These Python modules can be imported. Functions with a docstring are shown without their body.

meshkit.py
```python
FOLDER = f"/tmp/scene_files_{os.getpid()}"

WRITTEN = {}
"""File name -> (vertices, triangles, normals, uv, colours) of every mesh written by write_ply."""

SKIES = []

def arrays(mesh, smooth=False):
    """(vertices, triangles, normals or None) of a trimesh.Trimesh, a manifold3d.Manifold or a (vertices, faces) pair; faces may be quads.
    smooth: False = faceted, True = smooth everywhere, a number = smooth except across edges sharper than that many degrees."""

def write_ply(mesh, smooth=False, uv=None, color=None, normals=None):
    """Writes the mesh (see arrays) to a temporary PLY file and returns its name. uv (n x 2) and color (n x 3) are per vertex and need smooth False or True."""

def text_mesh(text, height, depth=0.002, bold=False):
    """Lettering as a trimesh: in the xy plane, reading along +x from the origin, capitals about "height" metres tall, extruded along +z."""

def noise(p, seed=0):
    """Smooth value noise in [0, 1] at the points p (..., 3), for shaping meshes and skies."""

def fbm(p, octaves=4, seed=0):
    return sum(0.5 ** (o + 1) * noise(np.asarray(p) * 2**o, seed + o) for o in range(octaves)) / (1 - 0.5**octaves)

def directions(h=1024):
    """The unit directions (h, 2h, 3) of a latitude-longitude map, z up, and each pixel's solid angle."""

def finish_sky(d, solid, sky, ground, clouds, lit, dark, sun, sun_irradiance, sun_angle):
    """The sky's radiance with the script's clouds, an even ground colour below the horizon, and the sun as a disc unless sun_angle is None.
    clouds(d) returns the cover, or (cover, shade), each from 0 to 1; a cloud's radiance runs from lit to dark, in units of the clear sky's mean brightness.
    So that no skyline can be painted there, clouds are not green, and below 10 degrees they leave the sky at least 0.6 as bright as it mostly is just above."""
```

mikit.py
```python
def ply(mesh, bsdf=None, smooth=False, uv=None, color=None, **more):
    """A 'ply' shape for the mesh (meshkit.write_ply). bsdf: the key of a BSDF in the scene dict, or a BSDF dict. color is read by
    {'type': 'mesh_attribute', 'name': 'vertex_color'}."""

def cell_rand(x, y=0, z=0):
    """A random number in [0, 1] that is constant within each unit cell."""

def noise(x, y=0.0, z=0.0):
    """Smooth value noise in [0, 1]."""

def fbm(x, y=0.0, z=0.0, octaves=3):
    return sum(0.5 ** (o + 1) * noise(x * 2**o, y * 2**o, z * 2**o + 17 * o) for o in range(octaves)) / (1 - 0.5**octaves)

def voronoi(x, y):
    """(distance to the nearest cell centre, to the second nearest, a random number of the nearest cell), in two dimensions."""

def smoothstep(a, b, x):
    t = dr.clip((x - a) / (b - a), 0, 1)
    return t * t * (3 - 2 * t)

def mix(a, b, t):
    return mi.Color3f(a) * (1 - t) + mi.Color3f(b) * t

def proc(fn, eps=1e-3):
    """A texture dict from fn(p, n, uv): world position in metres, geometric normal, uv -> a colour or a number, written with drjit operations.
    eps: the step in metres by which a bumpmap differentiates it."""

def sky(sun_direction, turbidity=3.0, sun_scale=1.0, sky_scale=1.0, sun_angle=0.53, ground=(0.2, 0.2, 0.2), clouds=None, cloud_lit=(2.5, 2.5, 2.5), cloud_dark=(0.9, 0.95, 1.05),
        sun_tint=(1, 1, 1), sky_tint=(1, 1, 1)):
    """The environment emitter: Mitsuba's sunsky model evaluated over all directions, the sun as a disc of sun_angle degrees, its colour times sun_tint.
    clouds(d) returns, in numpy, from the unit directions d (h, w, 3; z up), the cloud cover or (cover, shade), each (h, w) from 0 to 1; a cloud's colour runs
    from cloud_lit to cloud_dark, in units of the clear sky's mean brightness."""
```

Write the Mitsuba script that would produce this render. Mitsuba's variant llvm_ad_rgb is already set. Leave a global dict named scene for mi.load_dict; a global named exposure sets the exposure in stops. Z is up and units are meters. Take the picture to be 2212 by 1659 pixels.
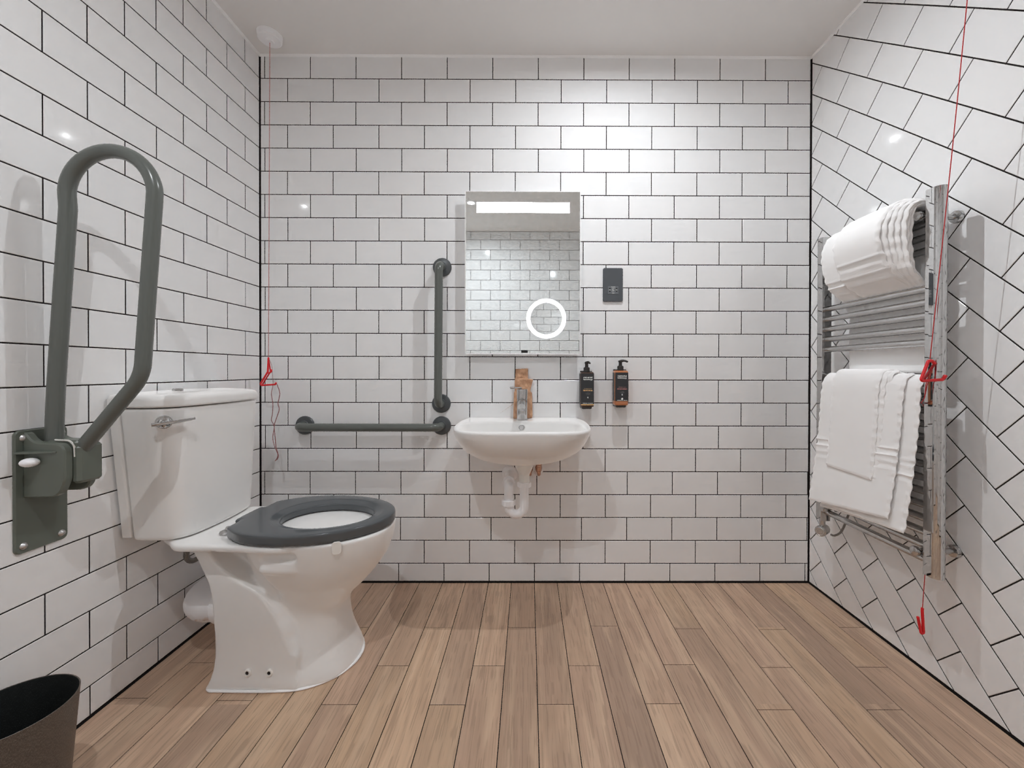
import math, random
import numpy as np
import trimesh
import shapely
from shapely.geometry import Polygon, box as sbox, Point
from shapely import affinity
import drjit as dr
import mitsuba as mi
import mikit, meshkit
from mikit import noise, fbm, cell_rand, smoothstep, mix, voronoi, proc

random.seed(7)
rng = np.random.default_rng(7)
PI = math.pi
T = mi.ScalarTransform4f

# ---------------------------------------------------------------- camera, exposure
# x: right along the back wall, y: depth (back wall face at y = 0, room towards -y), z: up
CAM = np.array([1.19837, -1.80351, 0.95248])
RIGHT = np.array([0.99999241, -0.00331516, 0.00204883])
DOWN = np.array([0.0020295, -0.00582431, -0.99998098])
FWD = np.array([0.00332703, 0.99997754, -0.00581754])
F_PX, CX, CY, IW, IH = 870.334, 1144.649, 804.810, 2212.0, 1659.0
exposure = 0.0
scene = {
    'camera': {
        'type': 'perspective', 'fov_axis': 'x', 'fov': math.degrees(2 * math.atan(IW / 2 / F_PX)),
        'principal_point_offset_x': -(CX - IW / 2) / IW, 'principal_point_offset_y': -(CY - IH / 2) / IH,
        'near_clip': 0.01, 'far_clip': 100.0,
        'to_world': T().look_at(origin=CAM.tolist(), target=(CAM + FWD).tolist(), up=(-DOWN).tolist()),
    },
}
labels = {}
LAMP = (2.72, 2.83, 2.94)         # spot intensity of each ceiling downlight
LENS = (7.0, 7.0, 7.0)        # radiance of a downlight's lens
STRIP = (5.0, 5.1, 5.2)          # radiance of the frosted light strips in the mirror

W_, ZC, YR = 2.460, 2.3515, -2.36      # room width, ceiling height, rear wall
PITCH, LONG, Z0 = 0.103, 0.203, 2.2487  # tile pitch and the height of the topmost bed joint


def lin(r, g=None, b=None):
    c = np.array([r, r if g is None else g, r if b is None else b], float) / 255
    return [float(v) for v in np.where(c <= 0.04045, c / 12.92, ((c + 0.055) / 1.055) ** 2.4)]


def rgb(c):
    return {'type': 'rgb', 'value': list(c)}


# ---------------------------------------------------------------- materials
def pbr(name, color, rough=0.4, spec=0.5, metallic=0.0, **kw):
    tex = color if isinstance(color, dict) else rgb(color)
    d = {'type': 'principled', 'base_color': tex, 'roughness': rough, 'metallic': metallic}
    if metallic == 0.0:
        d['specular'] = spec
    d.update(kw)
    scene[name] = {'type': 'twosided', 'bsdf': d}
    return name


for i, c in enumerate([(0.845, 0.848, 0.850), (0.840, 0.844, 0.848), (0.850, 0.850, 0.850)]):
    pbr(f'mat_tile_{i}', c, 0.07, 0.42)
pbr('mat_grout', lin(34, 31, 30), 0.9, 0.15)
pbr('mat_ceiling', lin(224, 222, 220), 0.9, 0.1)
pbr('mat_caulk', (0.86, 0.86, 0.86), 0.5, 0.4)
pbr('mat_ceramic', (0.80, 0.79, 0.775), 0.06, 0.55)
pbr('mat_plastic_white', (0.87, 0.87, 0.885), 0.28, 0.5)
pbr('mat_plastic_ivory', (0.78, 0.765, 0.73), 0.35, 0.5)
pbr('mat_grey_tube', lin(90, 94, 90), 0.25, 0.5)
pbr('mat_grey_flange', lin(72, 76, 78), 0.33, 0.5)
pbr('mat_grey_bracket', lin(92, 98, 90), 0.34, 0.5)
pbr('mat_seat', lin(76, 80, 83), 0.14, 0.55)
pbr('mat_dark', lin(26, 25, 25), 0.4, 0.4)
pbr('mat_anthracite', lin(78, 82, 86), 0.38, 0.5)
pbr('mat_anthracite_light', lin(98, 102, 106), 0.4, 0.5)
pbr('mat_amber_dark', lin(66, 46, 36), 0.12, 0.55)
pbr('mat_amber_orange', lin(184, 118, 80), 0.14, 0.55)
pbr('mat_label', lin(48, 49, 51), 0.45, 0.4)
pbr('mat_pump', lin(38, 35, 33), 0.3, 0.5)
pbr('mat_print_white', lin(232, 232, 230), 0.5, 0.3)
pbr('mat_print_gold', lin(226, 184, 130), 0.5, 0.3)
pbr('mat_print_pink', lin(196, 132, 130), 0.5, 0.3)
pbr('mat_print_grey', lin(110, 112, 112), 0.5, 0.3)
pbr('mat_red', lin(212, 26, 34), 0.3, 0.5)
pbr('mat_red_dark', lin(150, 22, 28), 0.4, 0.4)
pbr('mat_cord', lin(178, 118, 116), 0.6, 0.3)
pbr('mat_cord_red', lin(176, 52, 54), 0.6, 0.3)
pbr('mat_tail', lin(150, 100, 100), 0.5, 0.4)
pbr('mat_cable', lin(120, 118, 116), 0.45, 0.4)
scene['mat_chrome'] = {'type': 'twosided', 'bsdf': {'type': 'conductor', 'material': 'none', 'specular_reflectance': rgb((.56, .556, .55))}}
scene['mat_chrome_soft'] = {'type': 'twosided', 'bsdf': {'type': 'roughconductor', 'material': 'none', 'specular_reflectance': rgb((.58, .575, .57)), 'alpha': 0.14, 'distribution': 'ggx'}}
scene['mat_mirror'] = {'type': 'twosided', 'bsdf': {'type': 'conductor', 'material': 'none', 'specular_reflectance': rgb((0.94, 0.985, 0.985))}}
scene['mat_copper'] = {'type': 'twosided', 'bsdf': {'type': 'roughconductor', 'material': 'Cu', 'alpha': 0.2, 'specular_reflectance': rgb((0.62, 0.58, 0.52))}}


def wood(p, n, uv):
    """Oak-look planks: every plank its own tone and its own piece of grain, along y."""
    q = (p.x - 0.0964) / 0.1027
    col = dr.floor(q)
    m3 = col - 3 * dr.floor(col / 3)
    off = dr.select(m3 < 0.5, -0.510, dr.select(m3 < 1.5, -0.316, -0.660))
    row = dr.floor((p.y - off) / 0.9)
    a, b, c = cell_rand(col, row, 5), cell_rand(col, row, 9), cell_rand(col, row, 13)
    x = p.x + a * 9.0
    y = p.y + b * 17.0
    warp = fbm(x * 7, y * 1.3, 2.0, 3)
    # cathedral figure: nested long arches
    arch = x * 16 + warp * 7.0 + 1.2 * noise(x * 3, y * 0.7)
    rings = 0.5 + 0.5 * dr.sin(arch * 2 * PI)
    rings = rings * rings
    wave = fbm(x * 34 + warp * 3, y * 3.2, 4.0, 3)
    fine = fbm(x * 240, y * 9, 6.0, 3)
    pores = smoothstep(0.60, 0.78, noise(x * 330, y * 17, 9.0))
    # knots
    kx, ky = x * 3.1, y * 1.05
    kd, ks, kr = voronoi(kx, ky)
    knot = dr.select(kr > 0.80, 1 - smoothstep(0.03, 0.13 + 0.05 * warp, kd), 0.0)
    blot = fbm(x * 9, y * 2.3, 11.0, 3)
    base = mix(lin(176, 148, 126), lin(164, 137, 118), smoothstep(0.3, 0.7, warp))
    base = mix(base, lin(186, 157, 128), smoothstep(0.55, 1.0, b) * 0.7)
    base = mix(base, lin(150, 126, 110), smoothstep(0.62, 1.0, c) * 0.75)
    base = mix(base, lin(140, 118, 102), smoothstep(0.55, 0.75, blot) * 0.40)
    base = mix(base, lin(142, 116, 97), rings * (0.16 + 0.14 * a))
    base = mix(base, lin(190, 164, 140), smoothstep(0.48, 0.72, wave) * 0.45)
    base = base * (1.02 + 0.18 * fine)
    base = mix(base, lin(120, 97, 82), pores * 0.28)
    base = mix(base, lin(92, 78, 70), knot * 0.75)
    return base * mi.Color3f(1.05, 1.055, 1.05) * (0.99 + 0.20 * a)


def woodbump(p, n, uv):
    return fbm(p.x * 240, p.y * 9, 6.0, 2) + 0.7 * noise(p.x * 60, p.y * 4)


scene['mat_plank'] = {'type': 'twosided', 'bsdf': {'type': 'bumpmap', 'scale': 0.00035, 'bump': proc(woodbump, 8e-4),
                      'bsdf': {'type': 'principled', 'base_color': proc(wood), 'roughness': 0.36, 'specular': 0.42}}}


def terry_h(p, n, uv):
    return noise(p.x * 620, p.y * 620, p.z * 620) + 0.5 * noise(p.x * 260, p.y * 260, p.z * 260)


scene['mat_terry'] = {'type': 'twosided', 'bsdf': {'type': 'bumpmap', 'scale': 0.0009, 'bump': proc(terry_h, 5e-4),
                      'bsdf': {'type': 'principled', 'base_color': rgb((0.87, 0.865, 0.86)), 'roughness': 0.95, 'specular': 0.1, 'sheen': 0.4}}}
pbr('mat_weave', (0.84, 0.83, 0.82), 0.7, 0.2)


def kraft(p, n, uv):
    f = fbm(p.x * 90, p.y * 90, p.z * 60, 3)
    return mix(lin(170, 128, 100), lin(204, 162, 130), smoothstep(0.25, 0.75, f))


pbr('mat_kraft', proc(kraft), 0.6, 0.25)


def speck(p, n, uv):
    return mix(lin(74, 66, 60), lin(104, 95, 87), smoothstep(0.35, 0.8, noise(p.x * 900, p.y * 900, p.z * 900)))


pbr('mat_bin_outer', proc(speck), 0.42, 0.4)


def speck2(p, n, uv):
    return mix(lin(20, 23, 23), lin(44, 48, 48), smoothstep(0.62, 0.9, noise(p.x * 900, p.y * 900, p.z * 900)))


pbr('mat_bin_inner', proc(speck2), 0.7, 0.3)


def pipe_dirt(p, n, uv):
    d = smoothstep(0.52, 0.72, fbm(p.x * 60, p.y * 60, p.z * 60, 3)) * smoothstep(0.175, 0.135, p.z)
    return mix((0.80, 0.795, 0.81), lin(190, 160, 138), d * 0.8)


pbr('mat_soil_pipe', proc(pipe_dirt), 0.3, 0.5)


def braid(p, n, uv):
    w = dr.sin((p.z + p.y) * 1500) * dr.sin((p.z - p.y) * 1500)
    return mix(lin(96, 92, 88), lin(160, 156, 150), smoothstep(-0.3, 0.5, w))


pbr('mat_braid', proc(braid), 0.35, 0.5, 0.6)

# ---------------------------------------------------------------- mesh helpers
COUNT = {}


def key_for(name):
    n = COUNT.get(name, 0)
    COUNT[name] = n + 1
    return name if n == 0 else f'{name}_{n:03d}'


def put(name, mesh, mat, parent=None, smooth=30, label=None, category=None, group=None, kind=None):
    """One entry of scene; a part when a parent is given. Returns its key."""
    key = key_for(f'{parent}__{name}' if parent else name)
    if isinstance(mesh, (list,)):
        mesh = trimesh.util.concatenate(mesh)
    scene[key] = mikit.ply(mesh, mat, smooth=smooth)
    note(key, label, category, group, kind)
    return key


def note(key, label=None, category=None, group=None, kind=None):
    d = {k: v for k, v in (('label', label), ('category', category), ('group', group), ('kind', kind)) if v}
    if d:
        labels[key] = d
    return key


def thing(name, label, category, group=None, kind=None):
    key = key_for(name)
    return note(key, label, category, group, kind)


def mv(m, x=0, y=0, z=0):
    m = m.copy()
    m.apply_translation([x, y, z])
    return m


def frame(d, hint=(0, 0, 1)):
    d = np.asarray(d, float)
    d = d / np.linalg.norm(d)
    h = np.asarray(hint, float)
    if abs(d @ h) > 0.95:
        h = np.array([1.0, 0, 0])
    a = np.cross(h, d)
    a /= np.linalg.norm(a)
    return a, np.cross(d, a), d


def orient(m, origin, direction):
    """Moves a mesh built along +z so that its axis runs along direction from origin."""
    a, b, c = frame(direction)
    M = np.eye(4)
    M[:3, 0], M[:3, 1], M[:3, 2], M[:3, 3] = a, b, c, origin
    m = m.copy()
    m.apply_transform(M)
    return m


def curve(pts, step=0.006):
    """Catmull-Rom curve through the points."""
    p = np.asarray(pts, float)
    p = np.vstack([2 * p[0] - p[1], p, 2 * p[-1] - p[-2]])
    out = []
    for i in range(1, len(p) - 2):
        n = max(2, int(np.linalg.norm(p[i + 1] - p[i]) / step))
        t = np.linspace(0, 1, n, endpoint=False)[:, None]
        a, b, c, d = p[i - 1], p[i], p[i + 1], p[i + 2]
        out.append(0.5 * (2 * b + (c - a) * t + (2 * a - 5 * b + 4 * c - d) * t * t + (3 * b - a - 3 * c + d) * t ** 3))
    return np.vstack(out + [p[-2:-1]])


def fillet(pts, r, n=10):
    """Polyline with rounded corners of radius r (a number, or one per inner point)."""
    p = [np.asarray(q, float) for q in pts]
    rs = r if isinstance(r, (list, tuple)) else [r] * (len(p) - 2)
    out = [p[0]]
    for i in range(1, len(p) - 1):
        a, b = p[i - 1] - p[i], p[i + 1] - p[i]
        la, lb = np.linalg.norm(a), np.linalg.norm(b)
        a, b = a / la, b / lb
        ang = math.acos(np.clip(a @ b, -1, 1))
        t = min(rs[i - 1] / math.tan(ang / 2), la * 0.49, lb * 0.49) if ang < PI - 1e-3 else 0
        rr = t * math.tan(ang / 2)
        if rr < 1e-5:
            out.append(p[i])
            continue
        bis = (a + b) / np.linalg.norm(a + b)
        c = p[i] + bis * rr / math.sin(ang / 2)
        u, v = (p[i] + a * t) - c, (p[i] + b * t) - c
        om = PI - ang
        for k in range(n + 1):
            s = k / n
            out.append(c + (math.sin((1 - s) * om) * u + math.sin(s * om) * v) / math.sin(om))
    out.append(p[-1])
    return np.array(out)


def tube(path, r, sides=20, caps=True):
    p = np.asarray(path, float)
    keep = np.r_[True, np.linalg.norm(np.diff(p, axis=0), axis=1) > 1e-7]
    p = p[keep]
    r = np.broadcast_to(np.asarray(r, float), (len(keep),))[keep]
    t = np.gradient(p, axis=0)
    t /= np.linalg.norm(t, axis=1, keepdims=True)
    a, b, _ = frame(t[0])
    rings = []
    ang = np.arange(sides) * 2 * PI / sides
    for i in range(len(p)):
        a = a - t[i] * (a @ t[i])
        a /= np.linalg.norm(a)
        b = np.cross(t[i], a)
        rings.append(p[i] + r[i] * (np.cos(ang)[:, None] * a + np.sin(ang)[:, None] * b))
    return skin(rings, caps)


def skin(rings, caps=True, closed=False):
    """Joins rings of equally many points."""
    n, m = len(rings), len(rings[0])
    v = np.vstack(rings)
    i, k = np.meshgrid(np.arange(n if closed else n - 1), np.arange(m), indexing='ij')
    a, b = i * m + k, i * m + (k + 1) % m
    c, d = ((i + 1) % n) * m + (k + 1) % m, ((i + 1) % n) * m + k
    f = np.vstack([np.stack([a, b, c], -1).reshape(-1, 3), np.stack([a, c, d], -1).reshape(-1, 3)])
    if caps and not closed:
        v = np.vstack([v, rings[0].mean(0), rings[-1].mean(0)])
        ks = np.arange(m)
        f = np.vstack([f, np.stack([(ks + 1) % m, ks, ks * 0 + n * m], 1), np.stack([(n - 1) * m + ks, (n - 1) * m + (ks + 1) % m, ks * 0 + n * m + 1], 1)])
    me = trimesh.Trimesh(v, f, process=False)
    return me


def lathe(profile, sides=40, caps=True):
    """profile: (radius, height) points from bottom to top, around z."""
    pr = np.asarray(profile, float)
    ang = np.arange(sides) * 2 * PI / sides
    rings = [np.stack([max(r, 1e-5) * np.cos(ang), max(r, 1e-5) * np.sin(ang), np.full(sides, z)], 1) for r, z in pr]
    return skin(rings, caps)


def cyl(p0, p1, r, sides=24, bevel=0.0):
    p0, p1 = np.asarray(p0, float), np.asarray(p1, float)
    L = np.linalg.norm(p1 - p0)
    b = min(bevel, r * 0.9, L * 0.49)
    prof = [(r, 0), (r, L)] if b <= 0 else [(r - b, 0), (r - b * 0.3, b * 0.3), (r, b), (r, L - b), (r - b * 0.3, L - b * 0.3), (r - b, L)]
    return orient(lathe(prof, sides), p0, p1 - p0)


def bbox(x0, x1, y0, y1, z0, z1, bev=0.0):
    """Box, chamfered by bev."""
    if bev <= 0:
        m = trimesh.creation.box((x1 - x0, y1 - y0, z1 - z0))
        return mv(m, (x0 + x1) / 2, (y0 + y1) / 2, (z0 + z1) / 2)
    pts = []
    for sx in (0, 1):
        for sy in (0, 1):
            for sz in (0, 1):
                c = np.array([(x0, x1)[sx], (y0, y1)[sy], (z0, z1)[sz]])
                s = np.array([1 - 2 * sx, 1 - 2 * sy, 1 - 2 * sz]) * bev
                for k in range(3):
                    q = c + s
                    q[k] = c[k]
                    pts.append(q)
    return trimesh.convex.convex_hull(np.array(pts))


def plate(poly, thick, bev=0.001, ground=None):
    """A slab from a 2-D polygon (xy), z from 0 to thick, its upper edge chamfered."""
    if bev <= 0:
        return trimesh.creation.extrude_polygon(poly, thick, engine='earcut')
    low = trimesh.creation.extrude_polygon(poly, thick - bev, engine='earcut')
    ins = poly.buffer(-bev, join_style='mitre')
    a, b = np.array(poly.exterior.coords)[:-1], np.array(ins.exterior.coords)[:-1]
    if len(poly.interiors) == 0 and len(a) == len(b):
        k = np.argmin(np.linalg.norm(b - a[0], axis=1))
        b = np.roll(b, -k, 0)
        if np.linalg.norm(b[1] - a[1]) > np.linalg.norm(b[-1] - a[1]):
            b = np.roll(b[::-1], 1, 0)
        if Polygon(a).exterior.is_ccw is False:
            a, b = a[::-1], b[::-1]
        r = [np.c_[a, np.zeros(len(a))], np.c_[a, np.full(len(a), thick - bev)], np.c_[b, np.full(len(b), thick)]]
        side = skin(r, False)
        v, f = trimesh.creation.triangulate_polygon(ins, engine='earcut')
        top = trimesh.Trimesh(np.c_[v, np.full(len(v), thick)], f, process=False)
        v, f = trimesh.creation.triangulate_polygon(poly, engine='earcut')
        bot = trimesh.Trimesh(np.c_[v, np.zeros(len(v))], f[:, ::-1], process=False)
        return trimesh.util.concatenate([side, top, bot])
    return trimesh.util.concatenate([low, mv(trimesh.creation.extrude_polygon(ins, bev, engine='earcut'), 0, 0, thick - bev)])


def rrect(x0, y0, x1, y1, r, q=8):
    return sbox(x0 + r, y0 + r, x1 - r, y1 - r).buffer(r, quad_segs=q)


TO_BACK = np.array([[1, 0, 0, 0], [0, 0, -1, 0], [0, 1, 0, 0], [0, 0, 0, 1.0]])   # (x, z) drawing, out of the back wall towards -y


def onback(m, y=0.0):
    m = m.copy()
    m.apply_transform(TO_BACK)
    m.apply_translation([0, y, 0])
    return m


def surface(fn, lo, hi, h, smooth_it=2):
    """Surface nets of fn(X, Y, Z) < 0 (numpy arrays)."""
    lo, hi = np.asarray(lo, float), np.asarray(hi, float)
    n = np.ceil((hi - lo) / h).astype(int) + 1
    ax = [lo[k] + h * np.arange(n[k]) for k in range(3)]
    V = np.asarray(fn(*np.meshgrid(*ax, indexing='ij')), np.float32)
    ins = V < 0
    cnt = np.zeros(n - 1, np.int8)
    for d in np.ndindex(2, 2, 2):
        cnt += ins[d[0]:n[0] - 1 + d[0], d[1]:n[1] - 1 + d[1], d[2]:n[2] - 1 + d[2]]
    act = (cnt > 0) & (cnt < 8)
    idx = -np.ones(n - 1, np.int64)
    cells = np.argwhere(act)
    idx[act] = np.arange(len(cells))
    acc, num = np.zeros((len(cells), 3)), np.zeros(len(cells))
    corners = [np.array(d) for d in np.ndindex(2, 2, 2)]
    for a in corners:
        for k in range(3):
            if a[k]:
                continue
            b = a.copy()
            b[k] = 1
            va, vb = V[tuple((cells + a).T)], V[tuple((cells + b).T)]
            cross = (va < 0) != (vb < 0)
            t = np.where(cross, va / np.where(cross, va - vb, 1), 0)
            pt = cells + a + t[:, None] * (b - a)
            acc[cross] += pt[cross]
            num[cross] += 1
    verts = lo + h * acc / num[:, None]
    faces = []
    for k in range(3):
        u, w = (k + 1) % 3, (k + 2) % 3
        sl0, sl1 = [slice(None)] * 3, [slice(None)] * 3
        sl0[k], sl1[k] = slice(0, n[k] - 1), slice(1, n[k])
        cr = ins[tuple(sl0)] != ins[tuple(sl1)]
        e = np.argwhere(cr)
        e = e[(e[:, u] > 0) & (e[:, w] > 0) & (e[:, u] < n[u] - 1) & (e[:, w] < n[w] - 1)]
        first = ins[tuple(e.T)]
        q = []
        for du, dw in ((1, 1), (0, 1), (0, 0), (1, 0)):
            c = e.copy()
            c[:, u] -= du
            c[:, w] -= dw
            q.append(idx[tuple(c.T)])
        q = np.stack(q, 1)
        q = np.where(first[:, None], q, q[:, ::-1])
        faces += [q[:, [0, 1, 2]], q[:, [0, 2, 3]]]
    m = trimesh.Trimesh(verts, np.vstack(faces), process=False)
    if smooth_it:
        m = trimesh.smoothing.filter_taubin(m, lamb=0.5, nu=0.52, iterations=smooth_it)
    return m


def smin(a, b, k):
    h = np.clip(0.5 + 0.5 * (b - a) / k, 0, 1)
    return b + (a - b) * h - k * h * (1 - h)


def smax(a, b, k):
    return -smin(-a, -b, k)


def polysdf(px, py, poly):
    """Signed distance to a polygon (negative inside) for arrays px, py."""
    P = np.asarray(poly, float)
    Q = np.roll(P, -1, 0)
    d = np.full(px.shape, 1e9)
    inside = np.zeros(px.shape, bool)
    for a, b in zip(P, Q):
        e = b - a
        wx, wy = px - a[0], py - a[1]
        t = np.clip((wx * e[0] + wy * e[1]) / max(e @ e, 1e-12), 0, 1)
        d = np.minimum(d, (wx - e[0] * t) ** 2 + (wy - e[1] * t) ** 2)
        c = ((a[1] > py) != (b[1] > py))
        with np.errstate(divide='ignore', invalid='ignore'):
            xi = (b[0] - a[0]) * (py - a[1]) / (b[1] - a[1]) + a[0]
        inside ^= c & (px < xi)
    return np.where(inside, -np.sqrt(d), np.sqrt(d))


def pch(x, xs, ys):
    from scipy.interpolate import PchipInterpolator
    return PchipInterpolator(xs, ys)(np.clip(x, xs[0], xs[-1]))


def spline_poly(pts, n=12):
    p = np.asarray(pts, float)
    m = len(p)
    out = []
    for i in range(m):
        a, b, c, d = p[i - 1], p[i], p[(i + 1) % m], p[(i + 2) % m]
        t = np.linspace(0, 1, n, endpoint=False)[:, None]
        out.append(0.5 * (2 * b + (c - a) * t + (2 * a - 5 * b + 4 * c - d) * t * t + (3 * b - a - 3 * c + d) * t ** 3))
    return np.vstack(out)


def rounded_slab(outline_sdf, z0, z1, r):
    """f(X, Y, Z) of an outline extruded from z0 to z1 with edges rounded by r."""
    def f(X, Y, Z):
        a = outline_sdf(X, Y) + r
        b = np.abs(Z - (z0 + z1) / 2) - (z1 - z0) / 2 + r
        return np.minimum(np.maximum(a, b), 0) + np.sqrt(np.maximum(a, 0) ** 2 + np.maximum(b, 0) ** 2) - r
    return f


# ---------------------------------------------------------------- room shell
JOINT = 0.0034
GAP = 0.0042


def tile_mesh(poly, thick=0.007, bev=0.0011):
    """A glazed tile from its 2-D outline; upper face at z = 0, eased edges."""
    poly = shapely.geometry.polygon.orient(poly, 1.0)
    ins = poly.buffer(-bev, join_style='mitre', mitre_limit=6)
    if ins.is_empty or ins.geom_type != 'Polygon' or len(ins.exterior.coords) != len(poly.exterior.coords):
        return mv(trimesh.creation.extrude_polygon(poly, thick, engine='earcut'), 0, 0, -thick)
    a, b = np.array(poly.exterior.coords)[:-1], np.array(shapely.geometry.polygon.orient(ins, 1.0).exterior.coords)[:-1]
    b = np.roll(b, -np.argmin(np.linalg.norm(b - a[0], axis=1)), 0)
    m = len(a)
    v = np.vstack([np.c_[a, np.full(m, -thick)], np.c_[a, np.full(m, -bev * 0.7)], np.c_[b, np.zeros(m)]])
    f = []
    for lv in (0, 1):
        for k in range(m):
            p, q = lv * m + k, lv * m + (k + 1) % m
            f += [[p, q, q + m], [p, q + m, p + m]]
    f += [[2 * m, 2 * m + k, 2 * m + k + 1] for k in range(1, m - 1)]
    return trimesh.Trimesh(v, np.array(f), process=False)


def wall_matrix(origin, ex, ey):
    M = np.eye(4)
    M[:3, 0], M[:3, 1], M[:3, 2], M[:3, 3] = ex, ey, np.cross(ex, ey), origin
    return M


def tiles_on(wall, polys, M):
    """Every tile an entry of its own, a child of the wall, set a hair out of true as tiles are."""
    for poly in polys:
        m = tile_mesh(poly)
        c = poly.centroid
        tx, ty = rng.normal(0, 0.0016, 2)
        m.vertices[:, 2] += (m.vertices[:, 0] - c.x) * tx + (m.vertices[:, 1] - c.y) * ty - 0.0002
        m.apply_transform(M)
        if np.linalg.det(M[:3, :3]) < 0 and m.volume < 0:
            m.invert()
        put('tile', m, f'mat_tile_{rng.integers(3)}', wall, smooth=False)


def clipped(poly, area, least=0.00012):
    p = poly.intersection(area)
    if p.is_empty or p.geom_type != 'Polygon' or p.area < least:
        return None
    return p


def running_bond(width, x0, z_top, pitch=PITCH, long=LONG, shift=lambda r: 0.0, flip=False):
    """Outlines of a running bond on a wall of this width, in (along, up)."""
    area = sbox(GAP, 0.0062, width - GAP, ZC - 0.003)
    out = []
    r = 0
    while True:
        hi = z_top + pitch * (1 - r)
        if hi < 0.01:
            return out
        lo = hi - pitch
        start = x0 + (long / 2 if r % 2 else 0) + shift(r)
        k0 = math.floor((0 - start) / long) - 1
        for k in range(k0, k0 + int(width / long) + 4):
            x = start + k * long
            p = clipped(sbox(x + JOINT / 2, lo + JOINT / 2, x + long - JOINT / 2, hi - JOINT / 2), area)
            if p is not None:
                out.append(p)
        r += 1


RECESS, BACKING = 0.0016, 0.06
DEPTH = -YR
grout_back = bbox(-BACKING, W_ + BACKING, RECESS, BACKING, -0.05, ZC + 0.02)
put('wall_back', grout_back, 'mat_grout', smooth=False, label='back wall of white brick tiles with dark grout', category='wall', kind='structure')
row_shift = {22: -0.0135, 20: -0.004, 18: -0.003}
tiles_on('wall_back', running_bond(W_, 0.0213, Z0, shift=lambda r: row_shift.get(r, 0.0) + 0.0008 * math.sin(r * 2.1)),
         wall_matrix((0, 0, 0), (1, 0, 0), (0, 0, 1)))

put('wall_left', bbox(-BACKING, -RECESS, YR - BACKING, RECESS, -0.05, ZC + 0.02), 'mat_grout', smooth=False,
    label='left side wall of white brick tiles with dark grout', category='wall', kind='structure')
# along = -y from the back corner
tiles_on('wall_left', running_bond(DEPTH, 0.0921, Z0), np.array([[0, 0, 1, 0], [-1, 0, 0, 0], [0, 1, 0, 0], [0, 0, 0, 1.0]]))

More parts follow.
